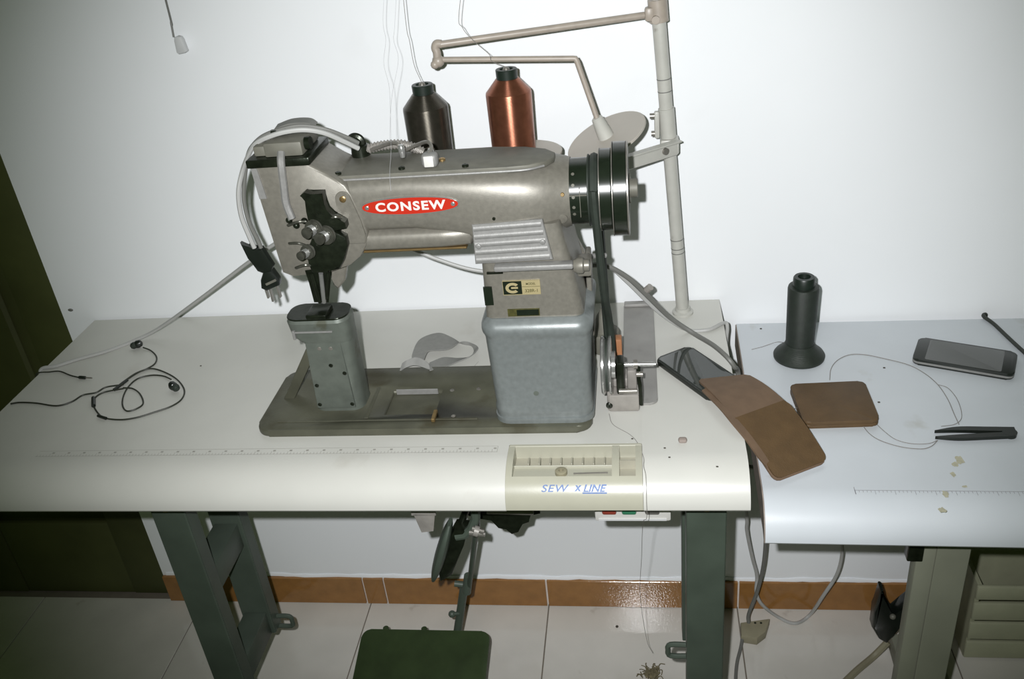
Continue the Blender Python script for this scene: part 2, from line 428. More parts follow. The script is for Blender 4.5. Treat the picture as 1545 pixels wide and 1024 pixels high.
cable_clip(t1, (-.083, -.405, .318), 1)
cable_clip(t1, (-.858, -.262, .215), -1)
bm = nb(); prism(bm, [PY(624, 776, -.43), PY(656, 777, -.43), PY(654, 801, -.43), PY(636, 803, -.43)], (0, .003, 0))
p = PY(640, 776, -.43); box(bm, (p.x - .02, -.43, p.z - .002), (p.x + .018, -.427, TZ - .05)); obj('hanging_tab', bm, 'pinkmetal', t1)

# ---- plastic parts tray let into the table
tr = thing('parts_tray', 'beige plastic parts tray with blue lettering set into the table front edge', 'tray', (-.235, -.47, TZ - .045))
RT = [(y - .0015 * math.sin(math.pi / 2 * i / 12), z + .0012) for i, (y, z) in enumerate(RP)]
TX0, TX1 = TRX0 + .0004, TRX1 - .0004
yin = -.489
def prof_z(y):
    for (a, b) in zip(RT, RT[1:]):
        if b[0] <= y <= a[0]: return a[1] + (b[1] - a[1]) * (a[0] - y) / max(1e-9, a[0] - b[0])
    return TZ + .0012
bm = nb()
pts = [(yin, prof_z(yin))] + [q for q in RT if q[0] < yin] + [(RT[-1][0] + .004, RT[-1][1]), (-.497, TZ - .036), (yin, TZ - .036)]
loft(bm, [[V(TX0, y, q) for y, q in pts], [V(TX1, y, q) for y, q in pts]])
body = obj('front_roll', bm, 'tray', tr, sharp=30)
bm = nb()
box(bm, (TX0, TRY - .006, TZ - .036), (TX1, TRY - .0005, TZ + .0012), .001, 1)
sp_ = [(TRY - .006, TZ + .0012)] + [q for q in RT if yin < q[0] < TRY - .006] + [(yin, prof_z(yin)), (yin, TZ - .036), (TRY - .006, TZ - .036)]
for xa, xb in ((TX0, TX0 + .009), (TX1 - .009, TX1), (-.182, -.172)): loft(bm, [[V(xa, y, q) for y, q in sp_], [V(xb, y, q) for y, q in sp_]])
obj('rim', bm, 'tray', tr)
bm = nb(); box(bm, (TX0 + .001, yin, TZ - .036), (TX1 - .001, TRY - .006, TZ - .020)); obj('tray_floor', bm, 'traydark', tr)
bm = nb(); box(bm, (TX0 + .009, -.4640, TZ - .020), (-.182, -.4620, TZ - .011), .0006, 1); box(bm, (TX0 + .009, yin, TZ - .020), (-.182, -.4640, TZ - .015)); obj('step', bm, 'tray', tr)
for k in range(8):
    x = -.300 + k * .0152
    bm = nb(); box(bm, (x, -.4620, TZ - .020), (x + .0022, -.447, TZ - .009), .0006, 1); obj('divider', bm, 'traydark', tr)
bm = nb(); box(bm, (-.172, -.4600, TZ - .020), (-.1495, -.4575, TZ - .006)); obj('pocket_divider', bm, 'traydark', tr)
bm = nb(); lathe(bm, (-.252, -.476, TZ - .015), Z1, [(0, .0085), (.005, .0085), (.006, .007), (.006, .0035), (.001, .0035)], 24); bob = tag(obj('bobbin', bm, 'greybox'), 'small pale bobbin lying in the beige parts tray', 'bobbin')
bm = nb(); cyl(bm, (-.235, -.4775, TZ - .0139), (-.188, -.476, TZ - .0139), .0011, n=8); tag(obj('needle', bm, 'steel'), 'thin steel needle lying in the beige parts tray', 'needle')
def on_roll(u, s):
    """u = x; s = arc length down the roll from the flat top"""
    pr = RT; acc = 0
    for (a, b) in zip(pr, pr[1:]):
        L = math.hypot(b[0] - a[0], b[1] - a[1])
        if acc + L >= s:
            t = (s - acc) / L; ny, nz = -(a[1] - b[1]) / L, -(b[0] - a[0]) / L
            return V(u, a[0] + (b[0] - a[0]) * t + ny * .0004, a[1] + (b[1] - a[1]) * t + nz * .0004)
        acc += L
    return V(u, pr[-1][0], pr[-1][1])
def roll_text(body, x0, x1, s0, s1, **k):
    bm = text_bm(body, **k); bmesh.ops.subdivide_edges(bm, edges=bm.edges[:], cuts=1)
    for v in bm.verts: v.co = on_roll((x0 + x1) / 2 + v.co.x * (x1 - x0), (s0 + s1) / 2 - v.co.y * (s1 - s0))
    return bm
S0, S1 = .0525, .0625
obj('lettering', roll_text('SEW', -.278, -.240, S0, S1, off=.012, space=1.1, shear=.25), 'blue', body)
obj('lettering', roll_text('x', -.233, -.223, S0 + .001, S1 - .001, off=.03, shear=.2), 'blue', body)
obj('lettering', roll_text('LINE', -.221, -.189, S0, S1, off=.03, space=1.0, shear=.3), 'blue', body)
bm = nb(); bm2 = [on_roll(a, b) for a, b in ((-.222, S1 + .0005), (-.189, S1 + .0005), (-.189, S1 + .0025), (-.222, S1 + .0025))]
bm.faces.new([bm.verts.new(p) for p in bm2]); obj('lettering_underline', bm, 'blue', body)

# ================================================================== SEWING MACHINE
ms = thing('sewing_machine', 'grey post-bed industrial sewing machine with red oval nameplate on its arm', 'sewing machine', (-.465, -.316, TZ))
BZ = TZ + .012
# bed with a pocket
bm = nb(); prism(bm, [V(x, y, TZ) for x, y in rrect(-.720, -.211, -.402, -.231, .022)], (0, 0, BZ - TZ), .003)
bed = obj('bed_plate', bm, 'bed', ms)
bm = nb(); box(bm, (-.527, -.366, TZ + .004), (-.447, -.297, TZ + .05)); cut = obj('cut', bm, 'bed', ms)
md = bed.modifiers.new('b', 'BOOLEAN'); md.object = cut; md.operation = 'DIFFERENCE'; md.solver = 'EXACT'
bpy.context.view_layer.update()
nm = bpy.data.meshes.new_from_object(bed.evaluated_get(bpy.context.evaluated_depsgraph_get()))
bed.modifiers.clear(); bed.data = nm; nm.name = 'bed_plate'
bpy.data.objects.remove(cut)
bm = nb(); box(bm, (-.690, -.382, BZ), (-.380, -.378, BZ + .0012), .0005, 1); box(bm, (-.555, -.375, BZ), (-.549, -.290, BZ + .0012), .0005, 1); obj('bed_ridge', bm, 'bed', bed)
bm = nb(); box(bm, (-.449, -.388, BZ), (-.443, -.362, BZ + .006), .001, 1); obj('latch', bm, 'brass', bed)
bm = nb(); box(bm, (-.522, -.3005, TZ + .0045), (-.455, -.2985, BZ + .002), .0005, 1); obj('lit_pocket_wall', bm, 'silver', bed)  # silver strip paints the light on the pocket's back wall
for x, y in ((-.432, -.302), (-.39, -.30), (-.418, -.372)): screw(bed, (x, y, BZ), Z1, .0035, 'steel', .001)
# bobbin post
def rr_sec(x0, x1, y0, y1, z, r, n=5): return [V(x, y, z) for x, y in rrect(x0, x1, y0, y1, r, n)]
bm = nb(); loft(bm, [rr_sec(-.640, -.562, -.352, -.292, BZ - .002, .018), rr_sec(-.637, -.562, -.353, -.296, BZ + .008, .018), rr_sec(-.624, -.553, -.371, -.322, .905, .016), rr_sec(-.624, -.551, -.373, -.324, .930, .016)])
post = obj('bobbin_post', bm, 'postgrey', ms)
bm = nb(); loft(bm, [rr_sec(-.630, -.551, -.374, -.326, .905, .016), rr_sec(-.640, -.550, -.378, -.328, .916, .018), rr_sec(-.642, -.549, -.381, -.328, .940, .018), rr_sec(-.639, -.552, -.378, -.331, .9445, .016)])
cap = obj('post_cap', bm, 'postgrey', post)
pn = V(0, -.127, .0).normalized()
f0, f1, f2, f3 = V(-.632, -.3565, BZ + .008), V(-.572, -.3565, BZ + .008), V(-.567, -.3755, .930), V(-.618, -.3755, .930)
bm = nb(); prism(bm, [f0, f1, f2, f3], (0, .004, 0), .0006, 1); plate = obj('post_cover', bm, 'postgrey', post)
def on_plate(u, v):
    a = f0.lerp(f1, u); b = f3.lerp(f2, u); return a.lerp(b, v)
for u, v in ((.08, .05), (.94, .05), (.10, .30), (.93, .45), (.60, .55), (.38, .76), (.70, .76), (.92, .88)): screw(plate, on_plate(u, v), (0, -1, -.1), .0032, 'oil' if v not in (.76,) else 'steel', .0014)
bm = nb(); prism(bm, [V(-.684, -.318, BZ), V(-.702, -.318, BZ), V(-.640, -.318, .872), V(-.630, -.318, .858)], (0, .016, 0), .002); obj('post_gusset', bm, 'bed', post)
bm = nb(); box(bm, (-.628, -.3825, .926), (-.572, -.3795, .9285), .0005, 1); box(bm, (-.632, -.3825, .916), (-.628, -.378, .930), .0005, 1); obj('worn_edge', bm, 'silver', cap)
# needle plate on the post
bm = nb(); prism(bm, [V(x, y, .9445) for x, y in rrect(-.641, -.5505, -.3795, -.3295, .017)], (0, 0, .0025), .0006, 1); obj('needle_plate', bm, 'oil', post)
# lower column box
def col_sec(z, g=0.0):
    t = (z - BZ) / (.936 - BZ); x0 = -.349 - .006 * t; x1 = -.211 + .006 * t
    return rr_sec(x0 - g, x1 + g, -.391 - g, -.240 + g, z, .020 + g, 6)
bm = nb(); loft(bm, [col_sec(BZ - .001, .003), col_sec(BZ + .008, .003), col_sec(BZ + .0085, .001), col_sec(BZ + .012, .001), col_sec(BZ + .016, .0018), col_sec(BZ + .022, .0018), col_sec(BZ + .028, .0),
                     col_sec(.909, 0), col_sec(.914, .0008), col_sec(.918, .0030), col_sec(.924, .0036), col_sec(.930, .0028), col_sec(.935, -.001), col_sec(.940, -.008)])
lower = obj('column_base', bm, 'bluegrey', ms, sharp=32)
bm = nb(); lathe(bm, (-.288, -.3905, .822), (0, -1, 0), [(0, .0045), (.0005, .004), (.0006, .002)], 14); obj('dimple', bm, 'postgrey', lower)
# upper column
bm = nb(); loft(bm, [rr_sec(-.350, -.213, -.380, -.248, .934, .012), rr_sec(-.349, -.216, -.379, -.250, .96, .012), rr_sec(-.347, -.228, -.378, -.256, 1.03, .012), rr_sec(-.350, -.238, -.377, -.260, 1.075, .012)])
colm = obj('column', bm, 'grey', ms)
# arm
def se(x, yc, zc, hy, hz, e, n=48): return [V(x, yc + hy * a, zc + hz * b) for a, b in selp(n, e)]
bm = nb(); loft(bm, [se(-.224, -.316, 1.095, .0455, .0455, 2), se(-.232, -.316, 1.095, .048, .048, 2), se(-.246, -.317, 1.095, .052, .0505, 2.2), se(-.266, -.320, 1.094, .056, .052, 2.6),
                     se(-.300, -.324, 1.093, .055, .0545, 3), se(-.345, -.325, 1.096, .054, .052, 3.4), se(-.38, -.324, 1.103, .054, .0455, 3.6), se(-.43, -.324, 1.109, .053, .040, 4), se(-.53, -.324, 1.109, .053, .040, 4)])
arm = obj('arm', bm, 'grey', ms, sharp=50)
# lower lip below the arm
bm = nb(); loft(bm, [se(-.352, -.322, 1.062, .045, .012, 3, 24), se(-.358, -.322, 1.059, .052, .016, 3.4, 24), se(-.40, -.322, 1.058, .053, .017, 3.6, 24), se(-.54, -.322, 1.058, .053, .017, 3.6, 24)])
obj('arm_lower_lip', bm, 'grey', arm, sharp=50)
bm = nb(); box(bm, (-.53, -.368, 1.0405), (-.365, -.285, 1.0435), .001, 1); obj('lip_seam', bm, 'brass', arm)
# top cover with rounded right end
pts = [V(-.528, -.3665, 0), V(-.30, -.3665, 0), V(-.272, -.3635, 0), V(-.252, -.352, 0), V(-.242, -.335, 0), V(-.242, -.318, 0), V(-.256, -.300, 0), V(-.285, -.287, 0), V(-.33, -.282, 0), V(-.60, -.280, 0), V(-.60, -.33, 0), V(-.56, -.3665, 0)]
bm = nb(); prism(bm, [p + V(0, 0, 1.1425) for p in pts], (0, 0, .0085), .002); tcov = obj('top_cover', bm, 'greytop', ms)  # darker grey than the arm: shade of the upward face is in the colour
bm = nb(); tube(bm, [p + V(0, -.0005, 1.1455) for p in (V(-.545, -.366, 0), V(-.45, -.3668, 0), V(-.31, -.3668, 0), V(-.275, -.3645, 0), V(-.254, -.353, 0))], .0016, 8); obj('cover_trim', bm, 'silver', tcov)
for px, py, c in ((606, 254, 'oil'), (702, 250, 'oil'), (510, 262, 'oil'), (667, 241, 'brass')):
    p = PZ(px, py, 1.152); screw(tcov, p, Z1, .0045, c, .0025)
# sight glass
p = PZ(649, 252, 1.152)
bm = nb(); box(bm, (p.x - .011, p.y - .004, 1.151), (p.x + .011, p.y + .014, 1.170), .006, 3); sg = obj('oil_sight', bm, 'silver', tcov)
bm = nb(); box(bm, (p.x - .0065, p.y - .0055, 1.1535), (p.x + .0065, p.y - .003, 1.168), .002, 2); obj('sight_glass', bm, 'white', sg)
# thread guide rods on the cover
bm = nb(); q1, q2 = PZ(606, 230, 1.152), PZ(648, 238, 1.165)
tube(bm, [PY(560, 226, -.29), PY(585, 217, -.30), PY(598, 216, -.31), PY(603, 221, -.313), q1 + V(0, 0, -.002)], .0028, 8); obj('oil_pipe', bm, 'steel', tcov)
bm = nb(); tube(bm, [PY(606, 229, -.30), PY(630, 218, -.31), PY(645, 214, -.325), PY(651, 222, -.335), V(p.x, p.y + .003, 1.168)], .0025, 8); obj('oil_pipe', bm, 'steel', tcov)
for px, py in ((606, 226), (650, 232)):
    c = PY(px, py, -.325); bm = nb(); lathe(bm, c, Z1, [(-.010, .0035), (-.002, .0048), (.004, .0048), (.007, .003)], 12); obj('oil_nipple', bm, 'chrome', tcov)
# flexible conduit behind
bm = nb(); P = smooth_path([V(-.51, -.285, 1.158), V(-.48, -.285, 1.163), V(-.45, -.285, 1.162), V(-.425, -.285, 1.150)], 10)
tube(bm, P, lambda t: .0062 + .0010 * math.sin(t * 40 * math.pi), 10, raw=False, sub=4); obj('ribbed_conduit', bm, 'pinkmetal', tcov)
# head
hp = [(-.637, 1.176), (-.6265, 1.020), (-.612, 1.013), (-.556, 1.018), (-.527, 1.027), (-.510, 1.040), (-.499, 1.056), (-.495, 1.074), (-.498, 1.10), (-.504, 1.125), (-.512, 1.143), (-.527, 1.153), (-.556, 1.174), (-.565, 1.176)]
bm = nb(); prism(bm, [V(x, -.377, z) for x, z in hp], (0, .092, 0), .004); head = obj('head', bm, 'grey', ms)
# face-side swivel plate: round lug with screw
bm = nb(); prism(bm, [V(x, -.3795, z) for x, z in ((-.529, 1.060), (-.529, 1.118))] + [V(-.5185 + .0105 * math.cos(R(a)), -.3795, 1.124 + .0105 * math.sin(R(a))) for a in range(170, -1, -17)] + [V(-.500, -.3795, 1.092), V(-.497, -.3795, 1.072), V(-.500, -.3795, 1.060)], (0, .003, 0), .0008, 1); lug = obj('side_plate', bm, 'grey', head)
screw(lug, (-.5185, -.3795, 1.124), (0, -1, 0), .0045, 'brass', .0018)
# black cap strip and lamp block on the head
bm = nb(); box(bm, (-.639, -.380, 1.172), (-.553, -.290, 1.183), .002); obj('head_cap', bm, 'oil', head)
bm = nb(); box(bm, (-.631, -.366, 1.183), (-.612, -.300, 1.197), .003); box(bm, (-.614, -.372, 1.183), (-.562, -.300, 1.202), .003); blk = obj('thread_guide_block', bm, 'greytop', head)
bm = nb(); cyl(bm, (-.560, -.36, 1.196), (-.553, -.36, 1.196), .0085, n=16); obj('guide_knob', bm, 'oil', blk)
bm = nb(); box(bm, (-.624, -.338, 1.195), (-.606, -.31, 1.203), .003); box(bm, (-.60, -.318, 1.195), (-.570, -.30, 1.2035), .003); obj('clip', bm, 'greytop', blk)
for x in (-.606, -.59): screw(blk, (x, -.345, 1.208), Z1, .004, 'oil', .003)
# left edge rail of the face
bm = nb(); prism(bm, [V(-.634, -.379, 1.172), V(-.626, -.379, 1.172), V(-.622, -.379, 1.13), V(-.632, -.379, 1.13)], (0, .004, 0)); obj('face_rail', bm, 'silver', head)
bm = nb(); tube(bm, [V(-.590, -.374, 1.190), V(-.5895, -.383, 1.178), V(-.592, -.385, 1.150), V(-.594, -.386, 1.125), V(-.590, -.388, 1.104)], .0052, 10); obj('oil_tube', bm, 'silver', head)
# thread tension unit
def P4(x, y, Y=-.395): return PY(x, y, Y)
bm = nb(); prism(bm, [P4(*q) for q in ((452, 296), (458, 291), (468, 294), (486, 292), (488, 308), (492, 318), (500, 326), (520, 336), (522, 345), (490, 352), (468, 352), (462, 320), (461, 303))], (0, .016, 0), .001, 1); ten = obj('tension_bracket', bm, 'oil', head)
for (cx, cy), r in (((478, 343), .0125), ((497, 352), .0125), ((469, 377), .010)):
    c = P4(cx, cy, -.392); d = V(-.25, -1, .1).normalized()
    bm = nb(); lathe(bm, c, d, [(0, r * .5), (.004, r * .5), (.0045, r), (.0055, r * 1.02), (.007, r * .65), (.0075, r * .65), (.009, r * 1.02), (.010, r), (.0115, r * .45), (.020, r * .42), (.021, r * .6), (.026, r * .6), (.027, r * .2)], 24); td = obj('tension_disc', bm, 'dullsteel', ten)
    bm = nb(); T = []
    x, y, dd = frame(d)
    for k in range(60): T.append(c + d * (.0115 + .008 * k / 59) + (x * math.cos(k * .75) + y * math.sin(k * .75)) * r * .55)
    tube(bm, T, .0008, 5, raw=True); obj('tension_spring', bm, 'chrome', td)
for (a, b) in (((434, 340), (462, 334)), ((436, 367), (462, 370)), ((490, 331), (516, 328)), ((446, 404), (470, 400))):
    bm = nb(); tube(bm, [P4(*a, -.388), P4((a[0] + b[0]) / 2, (a[1] + b[1]) / 2 - 2, -.394), P4(*b, -.39)], .0018, 8); obj('thread_guide', bm, 'dullsteel', ten)
for q in ((436, 332), (447, 340), (459, 333)): 
    bm = nb(); blob(bm, P4(*q, -.386), .0045); obj('guide_stud', bm, 'oil', ten)
bm = nb(); prism(bm, [P4(*q, -.392) for q in ((470, 360), (505, 350), (521, 358), (524, 372), (518, 395), (512, 406), (500, 404), (496, 412), (470, 412), (466, 400), (462, 380))], (0, .015, 0), .003, 2); obj('presser_housing', bm, 'oil', head)
# presser bar, needle bar and foot reaching the post
bm = nb(); loft(bm, [[PY(x, y, Y) for x, y, Y in s] for s in (((460, 408, -.385), (500, 402, -.385), (502, 398, -.345), (464, 404, -.345)), ((466, 426, -.38), (499, 424, -.38), (499, 420, -.348), (467, 422, -.348)), ((474, 456, -.372), (496, 456, -.372), (496, 452, -.352), (475, 452, -.352)))]); pb = obj('presser_bar', bm, 'oil', head)
for x0, y0, x1, y1, r in ((470, 412, 483, 456, .0028), (484, 412, 489, 456, .0032), (495, 410, 492, 450, .0025)):
    bm = nb(); cyl(bm, PY(x0, y0, -.386), PY(x1, y1, -.377), r, n=10); obj('needle_bar', bm, 'chrome' if x0 == 484 else 'oil', pb)
bm = nb(); box(bm, (-.607, -.381, .947), (-.577, -.345, .954), .002); obj('presser_foot', bm, 'oil', pb)
bm = nb(); prism(bm, [PY(*q, -.36) for q in ((497, 404), (524, 396), (520, 424), (510, 436), (503, 430), (500, 420))], (0, .012, 0), .002, 1); obj('lifter_lever', bm, 'grey', head)
# nameplate
NX, NZ, NW, NH = -.4305, 1.1105, .131, .0245
tilt = V(0, .06, 1).normalized(); nrm = X1.cross(tilt)
def ell(c, a, b, n=48): return [c + X1 * a * math.cos(2 * math.pi * i / n) + tilt * b * math.copysign(abs(math.sin(2 * math.pi * i / n)) ** .85, math.sin(2 * math.pi * i / n)) for i in range(n)]
nc = V(NX, -.3775, NZ)
bm = nb(); prism(bm, ell(nc, NW / 2, NH / 2), (0, -.0022, 0), .0006, 1); npl = obj('nameplate', bm, 'chrome', ms)
bm = nb(); prism(bm, ell(nc + V(0, -.0022, 0), NW / 2 - .0014, NH / 2 - .0013), (0, -.0006, 0)); obj('nameplate_face', bm, 'red', npl)
obj('lettering', place_text('CONSEW', nc + V(.001, -.0031, 0), X1, tilt, .094, .0125, off=.035, space=1.18), 'white', npl)
for s in (-1, 1): screw(npl, nc + V(s * .0575, -.0028, 0), (0, -1, 0), .0028, 'chrome', .0014)
# ribbed panel on the column
q0, q1, q2, q3 = V(-.352, -.3815, 1.080), V(-.259, -.3815, 1.083), V(-.249, -.3845, 1.027), V(-.353, -.3845, 1.025)
bm = nb(); prism(bm, [q0, q1, q2, q3], (0, .006, 0), .0012, 1); rp = obj('ribbed_panel', bm, 'silver', ms)
for k in range(5):
    t = .10 + k * .2; a, b = q0.lerp(q3, t), q1.lerp(q2, t)
    bm = nb(); cyl(bm, a + V(.002, .0034, 0), b + V(-.003, .0034, 0), .0052, n=18); obj('rib', bm, 'silver', rp)
for u in (.07, .93): screw(rp, q0.lerp(q1, u).lerp(q3.lerp(q2, u), .52) + V(0, -.003, 0), (0, -1, 0), .0035, 'silver', .0015)
bm = nb(); cyl(bm, (-.322, -.377, 1.087), (-.322, -.381, 1.087), .0022, n=10); obj('oil_hole', bm, 'oil', arm)
# feed lever bar
bm = nb(); box(bm, (-.327, -.399, 1.0185), (-.222, -.384, 1.0265), .0025); lv = obj('stitch_lever', bm, 'silver', ms)
bm = nb(); lathe(bm, (-.222, -.390, 1.020), X1, [(0, .008), (.006, .011), (.012, .011), (.014, .008), (.020, .008), (.021, .004)], 18); obj('lever_knob', bm, 'grey', lv)
bm = nb(); box(bm, (-.219, -.385, 1.000), (-.199, -.35, 1.020), .004); obj('lever_bracket', bm, 'grey', lv)
bm = nb(); box(bm, (-.340, -.3815, 1.008), (-.318, -.378, 1.0105)); obj('lever_slot', bm, 'oil', lv)
bm = nb(); tube(bm, [V(-.205, -.33, 1.005), V(-.192, -.32, 1.0), V(-.183, -.315, .998)], .0035, 8); obj('lever_spring', bm, 'silver', lv)
# badges
def decal(name, x0, x1, z0, z1, m, parent=colm, Y=-.3812):
    bm = nb(); box(bm, (x0, Y, z0), (x1, Y + .003, z1)); return obj(name, bm, m, parent)
YB = -.3812
bd = decal('model_badge', -.3205, -.2695, .9755, .9965, 'gold')
decal('badge_square', -.3200, -.2945, .9765, .9962, 'black', bd, YB - .0002)
C = V(-.3070, YB - .0004, .9862); arc = []
for a in range(38, 325, 12): arc.append((C + V(.0098 * math.cos(R(a)), 0, .0080 * math.sin(R(a))), C + V(.0055 * math.cos(R(a)), 0, .0040 * math.sin(R(a)))))
bm = nb(); vs = [(bm.verts.new(a), bm.verts.new(b)) for a, b in arc]
for a, b in zip(vs, vs[1:]): bm.faces.new((a[0], b[0], b[1], a[1]))
bm.faces.new([bm.verts.new(C + V(*q)) for q in ((-.002, 0, -.0012), (.0072, 0, -.0012), (.0072, 0, .0016), (-.002, 0, .0016))])
obj('badge_logo', bm, 'gold', bd)
obj('badge_text', place_text('MODEL', (-.2820, YB - .0003, .9918), X1, Z1, .013, .0034, off=.01), 'olive', bd)
obj('badge_text', place_text('328R-1', (-.2820, YB - .0003, .9815), X1, Z1, .017, .0048, off=.01), 'olive', bd)
decal('badge_line', -.2940, -.2700, .9872, .9877, 'olive', bd, YB - .0002)
sb = decal('serial_plate', -.3175, -.2735, .9425, .9535, 'olive')
decal('plate_print', -.305, -.2745, .9435, .9525, 'black', sb, YB - .0002)
decal('black_sticker', -.3475, -.3355, .9610, .9885, 'black')
# hand wheel
hw = (-.316, 1.095)
def wheel(name, prof, m, parent=ms, n=48):
    bm = nb(); lathe(bm, (0, hw[0], hw[1]), X1, prof, n); return obj(name, bm, m, parent)
hwl = wheel('hand_wheel', [(-.168, .02), (-.168, .060), (-.167, .0618), (-.151, .0618), (-.150, .060), (-.150, .02)], 'black')
wheel('wheel_rim', [(-.1505, .0605), (-.1502, .0622), (-.1485, .0622), (-.148, .060), (-.148, .045), (-.150, .045)], 'steel', hwl)
wheel('collar', [(-.225, .03), (-.225, .0435), (-.2245, .044), (-.2015, .044), (-.201, .0435), (-.201, .03)], 'black', hwl)
wheel('belt_pulley', [(-.201, .03), (-.201, .0475), (-.1995, .0475), (-.1945, .041), (-.1905, .041), (-.1865, .0475), (-.185, .0475), (-.185, .03)], 'rubber', hwl)
wheel('wheel_hub', [(-.185, .03), (-.185, .0535), (-.1845, .054), (-.171, .054), (-.170, .053), (-.168, .049), (-.168, .03)], 'black', hwl)
wheel('hub_edge', [(-.1862, .052), (-.1862, .0545), (-.185, .0545), (-.185, .052)], 'steel', hwl)
wheel('wheel_edge', [(-.1692, .058), (-.1692, .0622), (-.1680, .0622), (-.1680, .058)], 'steel', hwl)
wheel('wheel_knob', [(-.150, .020), (-.146, .020), (-.146, .0125), (-.137, .0125), (-.136, .011), (-.136, .0)], 'greytop', hwl, 24)
for k, a in enumerate((150, 170, 190, 208, 222)):
    d = V(0, math.cos(R(a)), math.sin(R(a) + .0)); d = V(0, -abs(math.cos(R(a - 20))), math.sin(R(200 - a)))
    d.normalize(); c = V(-.219, hw[0], hw[1]) + d * .044
    bm = nb(); lathe(bm, c, d, [(-.001, .0022), (.0004, .0022), (.0004, .001)], 8); obj('graduation_mark', bm, 'greytop', hwl)
bm = nb(); box(bm, (-.2245, hw[0] - .0446, hw[1] + .0095), (-.2015, hw[0] - .040, hw[1] + .0105)); box(bm, (-.2110, hw[0] - .0448, hw[1] - .02), (-.2103, hw[0] - .038, hw[1] + .02)); obj('collar_line', bm, 'greytop', hwl)
# arm end details
c = V(-.236, -.362, 1.075); bm = nb(); lathe(bm, c + V(0, .004, 0), (.1, -1, -.35), [(0, .008), (.0035, .0075), (.004, .006)], 20); obj('arm_plug', bm, 'grey', arm)
screw(arm, (-.233, -.361, 1.108), (.2, -1, .2), .003, 'brass', .002)
# belt: over the pulley and down through the table
bx = -.1925
bp = [V(bx + .006, -.252, TZ + .002), V(bx + .003, -.262, .90), V(bx, hw[0] + .043, hw[1])] + [V(bx, hw[0] + .043 * math.cos(R(a)), hw[1] + .043 * math.sin(R(a))) for a in range(15, 180, 15)] + [V(bx, hw[0] - .043, hw[1]), V(bx + .005, hw[0] - .012, .95), V(bx + .008, hw[0] + .026, .885), V(bx + .010, hw[0] + .036, .83), V(bx + .011, hw[0] + .040, TZ + .002)]
bm = nb(); tube(bm, bp, .0062, 8, 5); obj('drive_belt', bm, 'rubber', ms)
bm = nb(); prism(bm, [PY(*q, -.255) for q in ((850, 345), (868, 385), (884, 392), (886, 388), (862, 345))], (0, .012, 0), .002, 1); obj('column_rib', bm, 'grey', colm)
bm = nb(); box(bm, (-.2135, -.30, .86), (-.2055, -.262, .99), .003); obj('column_flange', bm, 'grey', colm)

# ================================================================== BOBBIN WINDER
WY, WZ = -.338, .834
bw = thing('bobbin_winder', 'pinkish grey bobbin winder with chrome wheel and long metal plate beside machine column', 'bobbin winder', (-.155, -.30, TZ))
bm = nb(); prism(bm, [V(x, y, TZ) for x, y in rrect(-.168, -.116, -.335, -.016, .012)], (0, 0, .004), .001, 1); pl = obj('base_plate', bm, 'platemetal', bw)
bm = nb(); box(bm, (-.167, -.034, TZ + .004), (-.118, -.019, TZ + .010), .002); obj('plate_flange', bm, 'platemetal', pl)
bm = nb(); box(bm, (-.188, -.352, TZ + .0005), (-.143, -.322, TZ + .030), .003); box(bm, (-.190, -.350, TZ + .0005), (-.180, -.300, TZ + .040), .003); obj('casting', bm, 'pinkmetal', bw)
bm = nb(); box(bm, (-.181, -.330, TZ + .030), (-.150, -.300, TZ + .045), .003); obj('casting_step', bm, 'pinkmetal', bw)
bm = nb(); lathe(bm, (0, WY, WZ), X1, [(-.196, .008), (-.196, .041), (-.1945, .043), (-.192, .043), (-.189, .037), (-.187, .037), (-.184, .043), (-.182, .043), (-.181, .040), (-.181, .02), (-.176, .02), (-.176, .006)], 40); wh = obj('friction_wheel', bm, 'chrome', bw)
bm = nb(); lathe(bm, (0, WY, WZ), X1, [(-.1905, .036), (-.1905, .0385), (-.1855, .0385), (-.1855, .036)], 40); obj('tyre', bm, 'rubber', wh)
bm = nb(); cyl(bm, (-.181, WY, WZ), (-.121, WY, WZ), .0036, n=14); cyl(bm, (-.121, WY, WZ), (-.118, WY, WZ), .0025, n=12); obj('spindle', bm, 'chrome', bw)
bm = nb(); box(bm, (-.1755, WY - .012, TZ + .028), (-.163, WY + .014, WZ + .010), .004); obj('bearing_block', bm, 'oil', bw)
bm = nb(); box(bm, (-.160, WY + .002, TZ + .028), (-.146, WY + .016, WZ - .012), .003); obj('bracket', bm, 'pinkmetal', bw)
bm = nb(); cyl(bm, (-.172, -.350, TZ + .036), (-.146, -.350, TZ + .036), .004, n=14); obj('trip_pin', bm, 'steel', bw)
bm = nb(); tube(bm, [V(-.143, WY, WZ), V(-.143, WY - .008, WZ - .018), V(-.141, WY - .012, WZ - .035), V(-.1405, -.350, TZ + .012)], .003, 8); obj('trip_lever', bm, 'oil', bw)
bm = nb(); cyl(bm, (-.150, WY, WZ), (-.144, WY, WZ), .007, n=16); cyl(bm, (-.146, WY - .008, WZ - .012), (-.137, WY - .008, WZ - .012), .004, n=12); obj('collar', bm, 'steel', bw)
bm = nb(); box(bm, (-.182, -.246, TZ + .004), (-.168, -.228, TZ + .062), .002); obj('friction_block', bm, 'copper', bw)
screw(bw, (-.187, -.3505, TZ + .012), (0, -1, 0), .005, 'oil', .003); screw(bw, (-.1425, -.337, TZ + .012), X1, .004, 'copper', .003)
# small grey oil pot behind the belt
bm = nb(); lathe(bm, (-.198, -.165, TZ), Z1, [(0, .024), (.002, .026), (.030, .026), (.034, .024), (.036, .018), (.060, .012), (.075, .004), (.076, 0)], 28); tag(obj('oil_pot', bm, 'greytop'), 'small grey metal pot standing behind the machine drive belt', 'oil pot')

